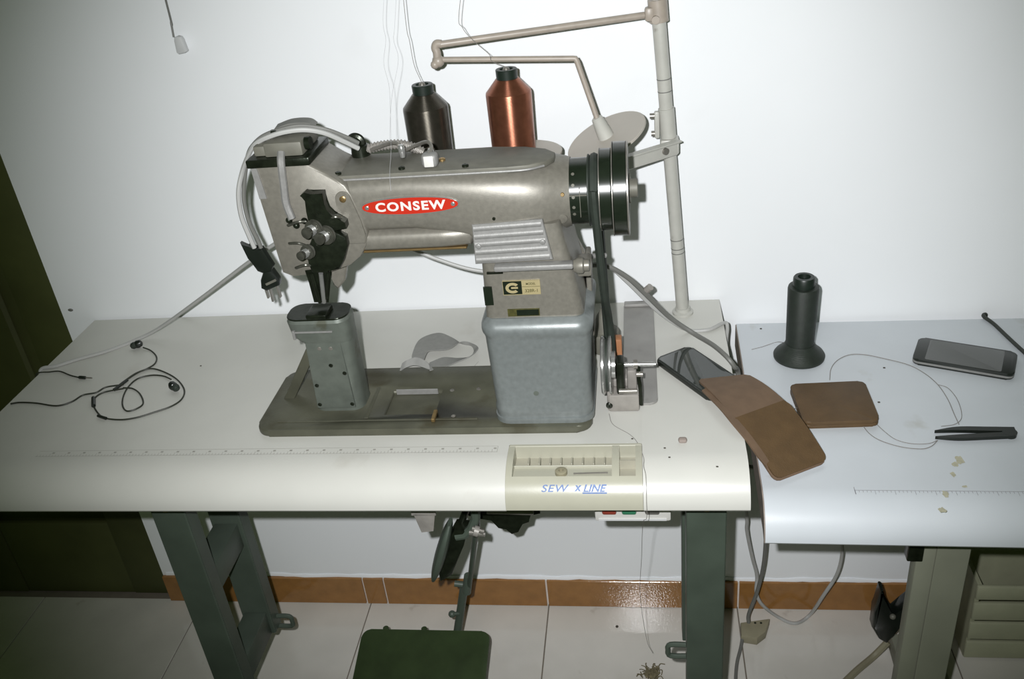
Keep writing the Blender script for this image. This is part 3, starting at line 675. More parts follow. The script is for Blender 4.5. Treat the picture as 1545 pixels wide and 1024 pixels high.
# ================================================================== THREAD STAND
ts = thing('thread_stand', 'cream painted metal thread stand with spool discs and folding guide rods', 'thread stand', (-.066, -.052, TZ))
pb0, pb1 = V(-.066, -.052, TZ), V(-.1125, -.052, 1.46)
def onp(z): t = (z - TZ) / (1.46 - TZ); return pb0.lerp(pb1, t)
bm = nb(); lathe(bm, pb0, Z1, [(0, .018), (.004, .018), (.006, .0135), (.012, .0125), (.012, .010)], 24); obj('foot_flange', bm, 'cream', ts)
bm = nb(); cyl(bm, onp(TZ + .004), onp(1.262), .0105, n=24); pole = obj('pole', bm, 'cream', ts)
bm = nb(); cyl(bm, onp(1.262), onp(1.46), .0085, n=24); obj('upper_pole', bm, 'cream', ts)
for z in (.876, .884, .900, 1.148, 1.167):
    bm = nb(); cyl(bm, onp(z), onp(z + .0014), .0108, n=24); obj('pole_ring', bm, 'gcable', pole)
def clamp(z0, z1, r=.0135):
    bm = nb(); cyl(bm, onp(z0), onp(z1), r, n=24); return obj('clamp', bm, 'cream', ts)
c1 = clamp(1.076, 1.122, .0125)
bm = nb(); c = onp(1.10); box(bm, (c.x - .020, c.y - .012, 1.078), (c.x - .012, c.y - .002, 1.120), .002); obj('clamp_ear', bm, 'cream', c1)
for z in (1.085, 1.113):
    bm = nb(); c = onp(z); cyl(bm, (c.x - .026, c.y - .007, z), (c.x - .014, c.y - .007, z), .0045, n=12); obj('clamp_bolt', bm, 'steel', c1)
# spool bracket arm
ca = onp(1.062)
bm = nb(); a = V(ca.x + .012, ca.y - .012, 1.063); b = V(-.175, -.140, 1.063); d = (b - a).normalized(); n = Z1.cross(d)
obox(bm, (a + b) / 2, d, n, Z1, (b - a).length / 2, .0022, .0125, .001, 1); br = obj('bracket_arm', bm, 'cream', ts)
bm = nb(); obox(bm, (a + b) / 2 + n * .006 + Z1 * .0115, d, n, Z1, (b - a).length / 2, .006, .0012); obj('bracket_flange', bm, 'cream', br)
bm = nb(); box(bm, (ca.x - .014, ca.y - .0145, 1.051), (ca.x + .015, ca.y + .014, 1.075), .003); obj('bracket_socket', bm, 'cream', br)
bm = nb(); e = a + d * .028 - n * .002; s = -n if (-n).y < 0 else n
cyl(bm, a + d * .026 + s * .001, a + d * .026 + s * .006, .0055, n=14); obj('bracket_bolt', bm, 'steel', br)
bm = nb(); box(bm, (-.49, -.126, 1.046), (-.160, -.110, 1.054), .002); obj('cross_bar', bm, 'cream', ts)
def spool_disc(c, r, tx, ty):
    nn = V(math.sin(ty), -math.sin(tx), math.cos(tx)).normalized()
    bm = nb(); lathe(bm, c, nn, [(-.002, r * .98), (-.0015, r), (.0012, r), (.002, r * .985), (.002, .01)], 48); o = obj('spool_disc', bm, 'disc', ts)
    return o, nn
dc1 = PY(915, 207, -.125)
o, nn = spool_disc(dc1, .0635, R(10), -R(23))
bm = nb(); lathe(bm, dc1, nn, [(-.0, .0125), (.012, .0115), (.034, .0085), (.036, .006)], 20); obj('spool_peg', bm, 'cream', o)
bm = nb(); cyl(bm, (dc1.x, dc1.y, 1.05), dc1, .005, n=10); obj('disc_post', bm, 'cream', o)
DB, DK = V(-.3235, -.12, 1.088), V(-.4525, -.12, 1.080)
for c, r in ((DB, .058), (DK, .045)):
    cc = c + (V(.016, 0, 0) if c is DB else V(0, 0, 0)); o, _ = spool_disc(cc - Z1 * .002, r, 0, 0)
    bm = nb(); cyl(bm, (cc.x, cc.y, 1.05), (cc.x, cc.y, cc.z - .003), .005, n=10); obj('disc_post', bm, 'cream', o)
# guide rods
tp = onp(1.268)
bm = nb(); cyl(bm, onp(1.252), onp(1.284), .0145, n=24); c2 = obj('top_clamp', bm, 'beigebar', ts)
bm = nb(); box(bm, (tp.x - .020, tp.y - .014, 1.255), (tp.x - .006, tp.y + .004, 1.275), .004); cyl(bm, (tp.x - .004, tp.y - .020, 1.258), (tp.x - .004, tp.y - .010, 1.258), .006, n=12); obj('clamp_ear', bm, 'beigebar', c2)
j0, j1 = PY(658, 68, -.12), PY(662, 90, -.12)
bm = nb(); tube(bm, [tp + V(-.010, -.004, -.004), j0 + V(.006, 0, .0005)], .0052, 12, raw=True); obj('guide_rod', bm, 'beigebar', ts)
bm = nb(); tube(bm, [j0 + V(.008, 0, .001), j0 + V(.001, 0, .0015), j0 + V(-.002, 0, -.004), j0.lerp(j1, .5) + V(-.001, 0, 0), j1 + V(-.002, 0, 0)], .0062, 12, 5); blob(bm, j1 + V(-.001, 0, -.002), .0095); blob(bm, j1 + V(-.006, -.004, -.006), .0065); obj('rod_joint', bm, 'beigebar', ts)
e0 = PY(868, 88, -.12); e1 = dc1 + nn * .034
bm = nb(); tube(bm, [j1, e0 + V(-.003, 0, 0), e0, e0 + V(.002, 0, -.004), e1], .0042, 12, raw=True); obj('guide_rod', bm, 'beigebar', ts)
# upper eyelet arm above the frame
bm = nb(); tube(bm, [onp(1.44), V(-.30, -.10, 1.445), V(-.47, -.12, 1.445)], .004, 10, raw=True); ua = obj('upper_guide_arm', bm, 'beigebar', ts)
for ex in (-.345, -.455):
    bm = nb(); tube(bm, [V(ex + .006 * math.cos(R(a)), -.12 + .006 * math.sin(R(a)), 1.438) for a in range(0, 360, 30)], .0012, 6, 2, closed=True); obj('eyelet', bm, 'steel', ua)

# ---- thread cones
def cone(name, base, mthread, label, H, r=.0335, top=.0345):
    t = thing(name, label, 'thread cone', base, None)
    zs = H - .036
    bm = nb(); lathe(bm, base, Z1, [(.001, r * .92), (.003, r), (zs, top), (zs + .003, top * .98), (H - .014, .0175), (H - .013, .012)], 56); obj('thread_winding', bm, mthread, t, sharp=25)
    bm = nb(); lathe(bm, base, Z1, [(0, .010), (0, .020), (.001, .020), (.0012, .012), (H - .016, .012), (H - .014, .0158), (H - .001, .0162), (H, .0155), (H, .010), (H - .012, .009)], 32); obj('core', bm, 'core', t)
    bm = nb(); lathe(bm, Vector(base) + Z1 * (H - .012), Z1, [(0, .0085), (.010, .006), (.014, .004), (.015, .002), (.015, 0)], 16); obj('peg_tip', bm, 'steel', t)
    return t
cone('thread_cone', DB, 'brownthread', 'reddish brown thread cone standing on the thread stand', .1275)
cone('thread_cone', DK, 'blackthread', 'blackish brown thread cone standing on the thread stand', .1215)
# ---- loose threads
def line(name, pts, m, label, cat='thread', r=.00045, sub=8, group=None):
    bm = nb(); tube(bm, pts, r, 5, sub); return tag(obj(name, bm, m), label, cat, group)
kt = DK + Z1 * .124; bt = DB + Z1 * .130
line('thread', [kt, PY(625, 98, -.12), PY(618, 62, -.12), PY(612, 30, -.12), V(-.455, -.12, 1.44)], 'thread', 'thin thread rising from the blackish brown cone')
line('thread', [bt, PY(742, 92, -.128), PY(738, 82, -.134), PY(715, 62, -.136), PY(698, 42, -.134), PY(693, 15, -.13), V(-.345, -.12, 1.436)], 'thread', 'thin thread rising from the reddish brown cone')
line('thread', [V(-.462, -.12, 1.436), PY(578, 20, -.14), PY(582, 60, -.16), PY(579, 95, -.19), PY(587, 130, -.22), PY(589, 170, -.26), PY(590, 225, -.33), PY(588, 262, -.37), PY(590, 288, -.379)], 'threadw', 'pale thread hanging down to the machine arm', r=.0002)
line('thread', [V(-.448, -.12, 1.436), PY(596, 30, -.14), PY(594, 60, -.16), PY(601, 90, -.19), PY(592, 140, -.22), PY(589, 175, -.26), PY(588, 215, -.30)], 'threadw', 'second pale thread hanging beside another towards the machine arm', r=.0002)
line('thread', [V(-.188, -.356, TZ + .001), PZ(925, 640, TZ + .0006), PZ(950, 655, TZ + .0006), PZ(962, 668, TZ + .0006), PZ(971, 690, TZ + .0006), PZ(971, 703, TZ + .0004), V(-.1365, -.4925, .752), V(-.1365, -.513, .728), V(-.137, -.516, .70), PY(970, 790, -.50), PY(968, 840, -.42), PY(966, 900, -.30), PY(976, 965, -.2), PY(985, 985, -.18)], 'thread', 'thin dark thread trailing from winder over the table front edge', r=.0004)
line('thread', [PZ(722, 545, TZ + .0006), PZ(716, 553, TZ + .0006), PZ(722, 557, TZ + .0006), PZ(732, 556, TZ + .0006)], 'thread', 'short curl of thread on white table behind machine', r=.0002)

# ================================================================== ITEMS ON THE MAIN TABLE
# grey fabric scrap
fs = thing('fabric_strap', 'grey twisted fabric strip lying in a loop behind the machine bed', 'fabric', PZ(645, 545, TZ))
def pzh(x, y, h): return PZ(x, y, TZ + h)
bm = nb(); strip(bm, [pzh(605, 554, .015), pzh(613, 549, .020), pzh(626, 545, .021), pzh(638, 548, .020), pzh(648, 553, .015)], [V(.003, .012, .008), V(.003, .012, .008), V(.002, .012, .008), V(-.002, .012, .008), V(-.004, .010, .007)], .0012); obj('rolled_end', bm, 'fabric', fs)
bm = nb(); strip(bm, [pzh(630, 548, .012), pzh(634, 532, .010), pzh(645, 520, .010), pzh(662, 515, .010), pzh(680, 517, .008), pzh(697, 517, .006), pzh(712, 520, .005), pzh(718, 528, .005), pzh(708, 538, .005), pzh(690, 543, .005), pzh(668, 547, .006), pzh(648, 553, .012)],
                  [V(.018, .004, 0), V(.026, .004, 0), V(.036, -.045, .004), V(.016, -.066, .004), V(.006, -.045, .004), V(.001, -.006, .008), V(.003, -.005, .008), V(.008, -.002, .008), V(.004, -.010, .007), V(.004, -.022, .006), V(.006, -.040, .004), V(.006, -.030, .003)], .0012); obj('strip', bm, 'fabric', fs)
# earphones
ep = thing('earphones', 'black wired earphones tangled on the left of the white table', 'earphones', PZ(205, 585, TZ))
def eT(pts, name='cord', r=.0014, m='ecable'):
    bm = nb(); tube(bm, [PZ(x, y, TZ + .0016 + h) for x, y, h in pts], r, 6, 8); return obj(name, bm, m, ep)
eT([(216, 524, .002), (228, 529, 0), (236, 538, 0), (234, 548, 0), (222, 556, 0), (205, 563, 0), (190, 573, 0), (178, 582, 0)])
eT([(258, 572, .002), (246, 567, 0), (228, 566, 0), (208, 571, 0), (194, 583, 0), (186, 598, 0), (185, 612, 0), (192, 620, 0), (207, 616, 0), (216, 608, 0), (211, 594, 0), (200, 586, 0), (186, 585, 0)])
eT([(178, 582, .0015), (192, 572, .0015), (212, 560, .0015), (230, 556, .0005), (250, 562, 0), (268, 573, 0), (278, 588, 0), (274, 602, 0), (258, 613, 0), (232, 622, 0), (205, 630, 0), (180, 633, 0), (155, 629, 0), (142, 614, 0), (142, 602, 0), (156, 592, 0), (186, 586, .002)])
eT([(186, 580, .003), (160, 584, .002), (145, 592, .001), (125, 596, 0), (108, 606, 0), (85, 612, 0), (55, 608, 0), (30, 607, 0), (16, 609, 0)])
for (x, y, dx, dy) in ((208, 519, -6, 3), (261, 582, 4, 6)):
    c = PZ(x, y, TZ + .008); d = (PZ(x + dx, y + dy, TZ + .006) - c).normalized()
    bm = nb(); lathe(bm, c - d * .008, d, [(0, .003), (.002, .006), (.008, .0075), (.012, .0065), (.014, .004)], 16); bud = obj('earbud', bm, 'phoneblack', ep)
    bm = nb(); lathe(bm, c + d * .006 + V(.002, 0, .002), d, [(-.002, .004), (.001, .0065), (.006, .006), (.009, .0035), (.009, .002)], 16); obj('ear_tip', bm, 'rubber', bud)
for a, b, r in (((172, 588), (192, 573), .0028), ((141, 600), (141, 612), .0036), ((148, 627), (160, 631), .0026)):
    bm = nb(); cyl(bm, PZ(*a, TZ + .0035), PZ(*b, TZ + .0035), r, n=10); obj('cord_splitter' if r < .003 else 'inline_remote', bm, 'phoneblack', ep)
# lead with a small jack plug
jk = thing('jack_cable', 'thin black lead with jack plug at the far left table edge', 'cable', PZ(125, 568, TZ))
bm = nb(); tube(bm, [V(-1.203, -.207, .742), V(-1.2025, -.205, TZ + .002)] + [PZ(x, y, TZ + .0018) for x, y in ((74, 561), (90, 560), (106, 566), (118, 569))], .0013, 6); obj('cord', bm, 'ecable', jk)
c, d = PZ(118, 569, TZ + .0032), PZ(136, 570, TZ + .0032); bm = nb(); lathe(bm, c, d - c, [(0, .0015), (.003, .003), (.014, .003), (.016, .0018)], 12); obj('plug_body', bm, 'phoneblack', jk)
bm = nb(); e = (d - c).normalized(); cyl(bm, c + e * .015, c + e * .028, .0014, n=8); obj('jack_tip', bm, 'steel', jk)
# little bits on the table
p = PZ(1030, 667, TZ); bm = nb(); box(bm, (p.x - .006, p.y - .004, TZ), (p.x + .006, p.y + .005, TZ + .007), .003); tag(obj('plastic_chip', bm, 'chip'), 'tiny pinkish chip lying alone on the white table', 'chip')
for (x, y), lb in (((954, 662), 'tiny dark crumb beside the far corner of the parts tray'), ((1003, 676), 'tiny dark crumb lying beside the pinkish chip'), ((1010, 690), 'pale brown fleck between pinkish chip and table front'), ((1082, 718), 'tiny dark crumb near the rolled right end of sewing table'), ((303, 552), 'tiny dark crumb on white table beside the earphones')):
    p = PZ(x, y, TZ + (-.012 if y > 700 else 0)); p.z = TZ
    if y > 700:
        p = PZ(x, y - 14, TZ)
    bm = nb(); box(bm, (p.x - .0015, p.y - .0012, TZ), (p.x + .0015, p.y + .0012, TZ + .001), .0004, 1); tag(obj('crumb', bm, 'dot'), lb, 'crumb', 'crumbs on the sewing table')

# ---- phone half under the leather
def slab(bm, c, ux, L, Wd, z0, z1, r, bev=.002, n=6):
    ux = Vector(ux).normalized(); uy = Z1.cross(ux); c = Vector(c)
    prism(bm, [V(*(c + ux * x + uy * y).to_tuple()[:2], z0) for x, y in rrect(-L / 2, L / 2, -Wd / 2, Wd / 2, r, n)], (0, 0, z1 - z0), bev)
def phone(name, label, c, ux, L, Wd, z, th, mb, ms_, frame_m, inset_l=.004, inset_w=.003):
    t = thing(name, label, 'phone', (c[0], c[1], z))
    bm = nb(); slab(bm, c, ux, L, Wd, z, z + th, .010, .002); bd = obj('body', bm, mb, t)
    bm = nb(); slab(bm, c, ux, L + .0006, Wd + .0006, z + th * .3, z + th * .62, .0103, .0); obj('frame', bm, frame_m, t)
    bm = nb(); slab(bm, c, ux, L - inset_l * 2, Wd - inset_w * 2, z + th, z + th + .0004, .003, .0001); obj('screen', bm, ms_, t)
    return t
p1c = (PZ(988, 541, .768) + PZ(1040, 521, .768)) / 2; pd = V(.074, -.110, 0).normalized()
phone('smartphone', 'dark glass smartphone on the white table partly under brown leather', (p1c + pd * .070), pd, .140, .068, TZ, .0085, 'phoneblack', 'glass', 'phoneblack')

# ================================================================== SECOND TABLE
Z2 = .71
t2 = thing('work_table', 'cool white work table with stained rolled top standing beside the sewing table', 'table', (.030, -.008, 0))
RP2 = roll_profile(Z2, -.520, .050, .055)
L2 = 1.15
bm = nb(); table_top(bm, .0305, .0305 + L2, Z2, -.008, RP2); top2 = obj('tabletop', bm, 'lam2', t2, sharp=30)
bm = nb(); pts = [(-.008, Z2 - .0015)] + [(y + .001, z - .0015) for y, z in RP2] + [(-.50, Z2 - .045), (-.008, Z2 - .045)]
loft(bm, [[V(.0290, y, q) for y, q in pts], [V(.0304, y, q) for y, q in pts]]); obj('edge_band', bm, 'edge', t2)
bm = nb(); box(bm, (.060, -.488, Z2 - .053), (.03 + L2 - .02, -.02, Z2 - .0455)); obj('underside_board', bm, 'edge1', t2)
bm = nb(); zr = Z2 + .0003
flat(bm, .150, .95, -.4700, -.4692, zr)
for k in range(0, 150): 
    L = .004 if k % 5 else .008
    flat(bm, .150 + k * .00508, .1505 + k * .00508, -.4700 - L, -.4700, zr)
flat(bm, .1496, .1504, -.478, -.463, zr); obj('printed_ruler', bm, 'print2', top2)
def stain(px, py, rx, ry):
    c = PZ(px, py, Z2); bm = nb(); n = 14
    bm.faces.new([bm.verts.new(V(c.x + rx * math.cos(2 * math.pi * i / n) * random.uniform(.6, 1.15), c.y + ry * math.sin(2 * math.pi * i / n) * random.uniform(.6, 1.15), Z2 + .0004)) for i in range(n)]); obj('stain', bm, 'stain', top2)
for a in ((1455, 690, .006, .012), (1450, 697, .005, .006), (1447, 712, .004, .006), (1437, 742, .004, .009), (1465, 730, .004, .003), (1433, 766, .005, .006), (1493, 645, .007, .003)): stain(*a)
def leg2(x0, x1, yf):
    bm = nb(); box(bm, (x0 + .026, yf, .0), (x1, yf + .004, Z2 - .053), .001, 1); box(bm, (x0, yf + .004, .0), (x0 + .0275, yf + .030, Z2 - .053), .003); box(bm, (x1 - .004, yf + .004, .0), (x1, yf + .04, Z2 - .053)); obj('leg', bm, 'stand2', t2)
for x in (.262, 1.05): leg2(x, x + .072, -.415); leg2(x + .090, x + .160, -.17)
for x in (.262, 1.05):
    bm = nb(); box(bm, (x + .080, -.46, 0), (x + .165, -.10, .04), .004); obj('foot_rail', bm, 'stand2', t2)
    bm = nb(); obox(bm, V(x + .055, -.285, .40), X1, V(0, -.26, -.30).normalized(), V(0, .30, -.26).normalized(), .016, .17, .006, .002, 1); obj('brace', bm, 'stand2', t2)
bm = nb(); p = PY(1388, 838, -.42); box(bm, (p.x - .010, -.42, p.z - .008), (p.x + .012, -.40, Z2 - .053), .002); obj('bracket', bm, 'oil', t2)
t2.rotation_euler = (0, 0, R(-1.2))

# ---- things on the second table
sp = thing('thread_spool', 'tall dark spool with flared foot standing on the cool white table', 'spool', (.121, -.126, Z2))
bm = nb(); lathe(bm, (.121, -.126, Z2), Z1, [(0, .038), (.001, .041), (.005, .0415), (.009, .039), (.016, .031), (.022, .026), (.028, .0235), (.028, .015)], 48); obj('flared_foot', bm, 'spoolblack', sp)
bm = nb(); lathe(bm, (.121, -.126, Z2), Z1, [(.024, .020), (.026, .0228), (.128, .0245), (.132, .0235), (.133, .015)], 48); obj('thread_winding', bm, 'spoolblack', sp)
bm = nb(); lathe(bm, (.121, -.126, Z2), Z1, [(.130, .0165), (.131, .0175), (.147, .0168), (.149, .0155), (.149, .010), (.142, .009)], 36); obj('spool_neck', bm, 'core', sp)
line('thread', [V(.099, -.13, Z2 + .03), PZ(1172, 516, Z2 + .004), PZ(1150, 523, Z2 + .0006), PZ(1134, 527, Z2 + .0006)], 'thread', 'dark thread running from spool to the cool white table edge')
# folded wallet
wl = thing('leather_wallet', 'square folded brown leather wallet lying flat on the cool white table', 'wallet', (.150, -.276, Z2))
wp = [PZ(x, y, Z2 + .012) for x, y in ((1191, 579), (1304, 574), (1328, 633), (1213, 637))]
def round_poly(P, r, n=5):
    out = []
    m = len(P)
    for i in range(m):
        a, b, c = P[i - 1], P[i], P[(i + 1) % m]; u = (a - b).normalized(); v = (c - b).normalized()
        for k in range(n + 1):
            t = k / n; p = b + u * r * (1 - t) ** 2 + v * r * t ** 2; out.append(p)
    return out
for k, (z0, z1, nm) in enumerate(((0, .0058, 'back_cover'), (.0062, .012, 'front_cover'))):
    bm = nb(); pp = round_poly([V(p.x, p.y, Z2 + z0) for p in wp], .010); prism(bm, pp, (0, 0, z1 - z0), .0018); obj(nm, bm, 'leather', wl)
bm = nb(); pp = round_poly([V(p.x, p.y, Z2 + .004) for p in wp], .012); c = sum((V(p.x, p.y, Z2 + .004) for p in wp), V(0, 0, 0)) / 4
prism(bm, [c + (p - c) * .97 for p in pp], (0, 0, .004)); obj('lining', bm, 'leather2', wl)
# opened leather wallet bridging both tables
ow = thing('leather_cover', 'opened brown leather wallet bridging the gap between both tables', 'wallet', (.03, -.35, Z2))
def sheet(bm, rows, th):
    """rows: list of lists of points"""
    n = len(rows[0]); vt = [[bm.verts.new(p) for p in r] for r in rows]; fs = []
    for a, b in zip(vt, vt[1:]):
        for i in range(n - 1): fs.append(bm.faces.new((a[i], a[i + 1], b[i + 1], b[i])))
    bmesh.ops.recalc_face_normals(bm, faces=fs)
    g = bmesh.ops.solidify(bm, geom=fs, thickness=th)
    return bm
def quad_sheet(A, B, C_, D, nu=8, nv=10, rA=.12, hf=None):
    """A-B top edge, D-C bottom edge, rounded corners"""
    rows = []
    for j in range(nv + 1):
        v = j / nv; vv = min(v, 1 - v) / rA
        ins = 0
        row = []
        for i in range(nu + 1):
            u = i / nu
            e = min(u, 1 - u)
            sh = 0.0
            p = A.lerp(B, u).lerp(D.lerp(C_, u), v)
            if hf: p = p + Z1 * hf(u, v)
            row.append(p)
        rows.append(row)
    return rows
def rounded_rows(A, B, C_, D, r0, r1, hf, nv=16, nu=10):
    """rounded at the A/B end by r0, at the D/C end by r1 (metres)"""
    L = ((D - A).length + (C_ - B).length) / 2; Wd = (B - A).length; rows = []
    for j in range(nv + 1):
        v = j / nv
        if r1: v = 1 - (1 - v) ** 1.5
        ins = 0
        s = v * L
        if r0 and s < r0: ins = r0 - math.sqrt(max(0, r0 ** 2 - (r0 - s) ** 2))
        if r1 and L - s < r1: ins = r1 - math.sqrt(max(0, r1 ** 2 - (r1 - (L - s)) ** 2))
        k = ins / Wd
        rows.append([(lambda u: A.lerp(B, u).lerp(D.lerp(C_, u), v) + Z1 * hf(u, v))(k + (1 - 2 * k) * i / nu) for i in range(nu + 1)])
    return rows
zA = TZ + .0125
A, B = PZ(1051, 572, zA), PZ(1128, 564, zA)
Cc, D = PZ(1186, 606, TZ + .004), PZ(1108, 634, zA - .004)
rows = rounded_rows(A, B, Cc, D, .006, 0, lambda u, v: .006 * math.sin(math.pi * v) * (1 - .3 * u))
bm = nb(); sheet(bm, rows, .003); obj('upper_flap', bm, 'leather2', ow, sharp=50)  # lighter lining leather; its colour also holds this flap facing the light more
A2, B2 = PZ(1106, 631, TZ + .013), PZ(1186, 602, TZ + .010)
C2, D2 = PZ(1250, 693, Z2 + .008), PZ(1172, 723, Z2 + .008)
rows = rounded_rows(A2, B2, C2, D2, .004, .010, lambda u, v: .004 * math.sin(math.pi * v))
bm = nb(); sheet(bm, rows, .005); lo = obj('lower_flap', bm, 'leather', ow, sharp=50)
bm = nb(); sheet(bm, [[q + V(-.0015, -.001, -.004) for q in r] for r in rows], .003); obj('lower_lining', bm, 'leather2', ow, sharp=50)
bm = nb(); strip(bm, [PZ(1062, 588, TZ + .0105), PZ(1088, 614, TZ + .013), PZ(1110, 638, TZ + .010), PZ(1130, 662, TZ + .000), PZ(1150, 690, Z2 + .030), PZ(1166, 712, Z2 + .010)], [V(.006, .004, .001)] * 2 + [V(.010, .006, -.002)] * 3 + [V(.005, .003, -.001)], .003); obj('folded_edge', bm, 'leather2', ow)
# second phone
c4 = [PZ(x, y, Z2 + .010) for x, y in ((1386, 508), (1536, 532), (1530, 566), (1377, 541))]
cc = sum(c4, V(0, 0, 0)) / 4; ud = ((c4[1] - c4[0]) + (c4[2] - c4[3])).normalized()
phone('smartphone', 'silver framed smartphone with grey screen on the cool white table', cc, ud, .146, .074, Z2, .0105, 'phoneblack', 'screen2', 'silver', .018, .004)
# thread snips
sn = thing('thread_snips', 'black thread snips with two pointed blades on the cool white table', 'snips', PZ(1470, 653, Z2))
a0, a1 = PZ(1531, 648, Z2 + .004), PZ(1531, 658, Z2 + .004)
for s, (t0, tip, e) in enumerate((((1445, 648), (1410, 651), (1531, 649)), ((1445, 660), (1411, 660), (1531, 656)))):
    P = [PZ(*tip, Z2 + .003), PZ(*t0, Z2 + .004), PZ((t0[0] + e[0]) / 2, (t0[1] + e[1]) / 2, Z2 + .004), PZ(*e, Z2 + .004)]
    bm = nb(); strip(bm, P, [V(.0001, .0006, 0), V(.0006, .0085, 0), V(.0008, .0100, 0), V(.0008, .0100, 0)], .005, 6); obj('blade', bm, 'phoneblack', sn)
bm = nb(); cyl(bm, (a0 + a1) / 2 + V(-.007, 0, -.0038), (a0 + a1) / 2 + V(-.007, 0, .0026), .0098, n=20); obj('spring_end', bm, 'phoneblack', sn)
z = Z2 + .0008
line('thread', [PZ(x, y, z) for x, y in ((1252, 573), (1254, 556), (1264, 543), (1282, 535), (1305, 535), (1335, 541), (1370, 550), (1395, 563), (1415, 580), (1430, 602), (1440, 625), (1447, 640))], 'thread', 'long dark thread looping from square wallet round to the snips', r=.0006)
line('thread', [PZ(x, y, z) for x, y in ((1415, 580), (1430, 585), (1443, 600), (1450, 618), (1450, 632), (1440, 640), (1420, 643))], 'thread', 'thin thread curling beside the tips of the snips', r=.0005)
line('thread', [PZ(x, y, z) for x, y in ((1299, 638), (1312, 654), (1330, 665), (1360, 674), (1390, 677), (1405, 673), (1414, 665))], 'thread', 'outer of two threads running from wallet to snips', r=.0006)
line('thread', [PZ(x, y, z) for x, y in ((1320, 637), (1335, 651), (1352, 663), (1375, 669), (1400, 669), (1415, 664))], 'thread', 'inner of two threads running from wallet to snips', r=.0005)
line('thread', [PZ(1194, 618, Z2 + .006), PZ(1205, 614, Z2 + .004), PZ(1212, 610, Z2 + .008)], 'thread', 'short dark thread end between both leather wallets', r=.0006)
for (x, y), lb in (((1326, 607), 'tiny dark crumb beside the square folded wallet'), ((1148, 496), 'tiny fleck near the corner of the cool white table'), ((1334, 555), 'tiny dark fleck inside the long thread loop')):
    p = PZ(x, y, Z2); bm = nb(); box(bm, (p.x - .0018, p.y - .0014, Z2), (p.x + .0018, p.y + .0014, Z2 + .0012), .0004, 1); tag(obj('crumb', bm, 'dot'), lb, 'crumb', 'crumbs on the work table')
bm = nb(); tube(bm, [V(.452, -.0045, .60), V(.452, -.0045, Z2 - .02), V(.452, -.006, Z2 + .002), PZ(1484, 477, Z2 + .004), PZ(1500, 489, Z2 + .0035), PZ(1520, 508, Z2 + .0035), PZ(1545, 531, Z2 + .0035), PZ(1590, 570, Z2 + .0035), PZ(1640, 600, Z2 + .0035)], .0032, 8); tag(obj('black_cable', bm, 'bcable'), 'black cable crossing the far corner of the cool white table', 'cable')

# ================================================================== CABLES
wc = thing('white_power_cable', 'white power cable looped over the machine head with black plug hanging', 'cable', (-.68, -.32, .964))
def ctube(pts, r, m, parent, name='cord'):
    bm = nb(); tube(bm, pts, r, 8, 8); return obj(name, bm, m, parent)
ctube([PY(541, 224, -.315), PY(520, 214, -.325), PY(490, 201, -.34), PY(460, 196, -.35), PY(430, 199, -.355), PY(404, 207, -.355), PY(386, 217, -.350), PY(376, 232, -.342), PY(366, 258, -.33), PY(360, 290, -.33), PY(364, 325, -.33), PY(376, 356, -.33), PY(384, 374, -.33)], .0034, 'wcable', wc)
ctube([PY(541, 216, -.308), PY(520, 206, -.315), PY(490, 195, -.325), PY(455, 190, -.33), PY(425, 195, -.335), PY(398, 205, -.335), PY(382, 219, -.332), PY(374, 234, -.326), PY(370, 262, -.325), PY(368, 300, -.325), PY(376, 335, -.325), PY(389, 362, -.325), PY(394, 374, -.325)], .0030, 'gcable', wc)
bm = nb(); strip(bm, [PY(418, 193, -.318), PY(440, 185, -.318), PY(465, 184, -.318), PY(476, 190, -.318)], V(0, .016, .002), .005); obj('cable_wrap', bm, 'gcable', wc)
bm = nb(); P = [PY(x, y, -.328) for x, y in ((361, 367), (372, 374), (384, 378), (394, 374), (412, 402), (407, 413), (396, 413), (388, 410), (374, 390))]; prism(bm, P, (0, .012, 0), .003); obj('tape_wrap', bm, 'phoneblack', wc)
bm = nb(); P = [PY(x, y, -.330) for x, y in ((396, 411), (408, 409), (419, 424), (420, 432), (402, 440), (393, 436), (392, 424))]; prism(bm, P, (0, .018, 0), .004); plg = obj('plug', bm, 'phoneblack', wc)
bm = nb(); P = [PY(x, y, -.3305) for x, y in ((400, 428), (415, 421), (417, 424), (402, 431))]; prism(bm, P, (0, .002, 0)); obj('plug_mark', bm, 'greytop', plg)
for (x0, y0, x1, y1) in ((402, 438, 405, 447), (408, 437, 412, 452), (418, 431, 423, 446)):
    bm = nb(); a, b = PY(x0, y0, -.322), PY(x1, y1, -.322); dd = (b - a).normalized(); sd = dd.cross(Y1)
    obox(bm, (a + b) / 2, dd, Y1, sd, (b - a).length / 2 + .002, .003, .0012); obj('prong', bm, 'steel', plg)
bm = nb(); c = PZ(545, 234, 1.151); lathe(bm, c, Z1, [(0, .013), (.014, .012), (.016, .009)], 20); P = [c + V(-.004 + .009 * math.cos(R(a)), 0, .018 + .009 * math.sin(R(a))) for a in range(-30, 220, 25)]; tube(bm, P, .005, 8, 3); obj('cable_clamp', bm, 'oil', wc)
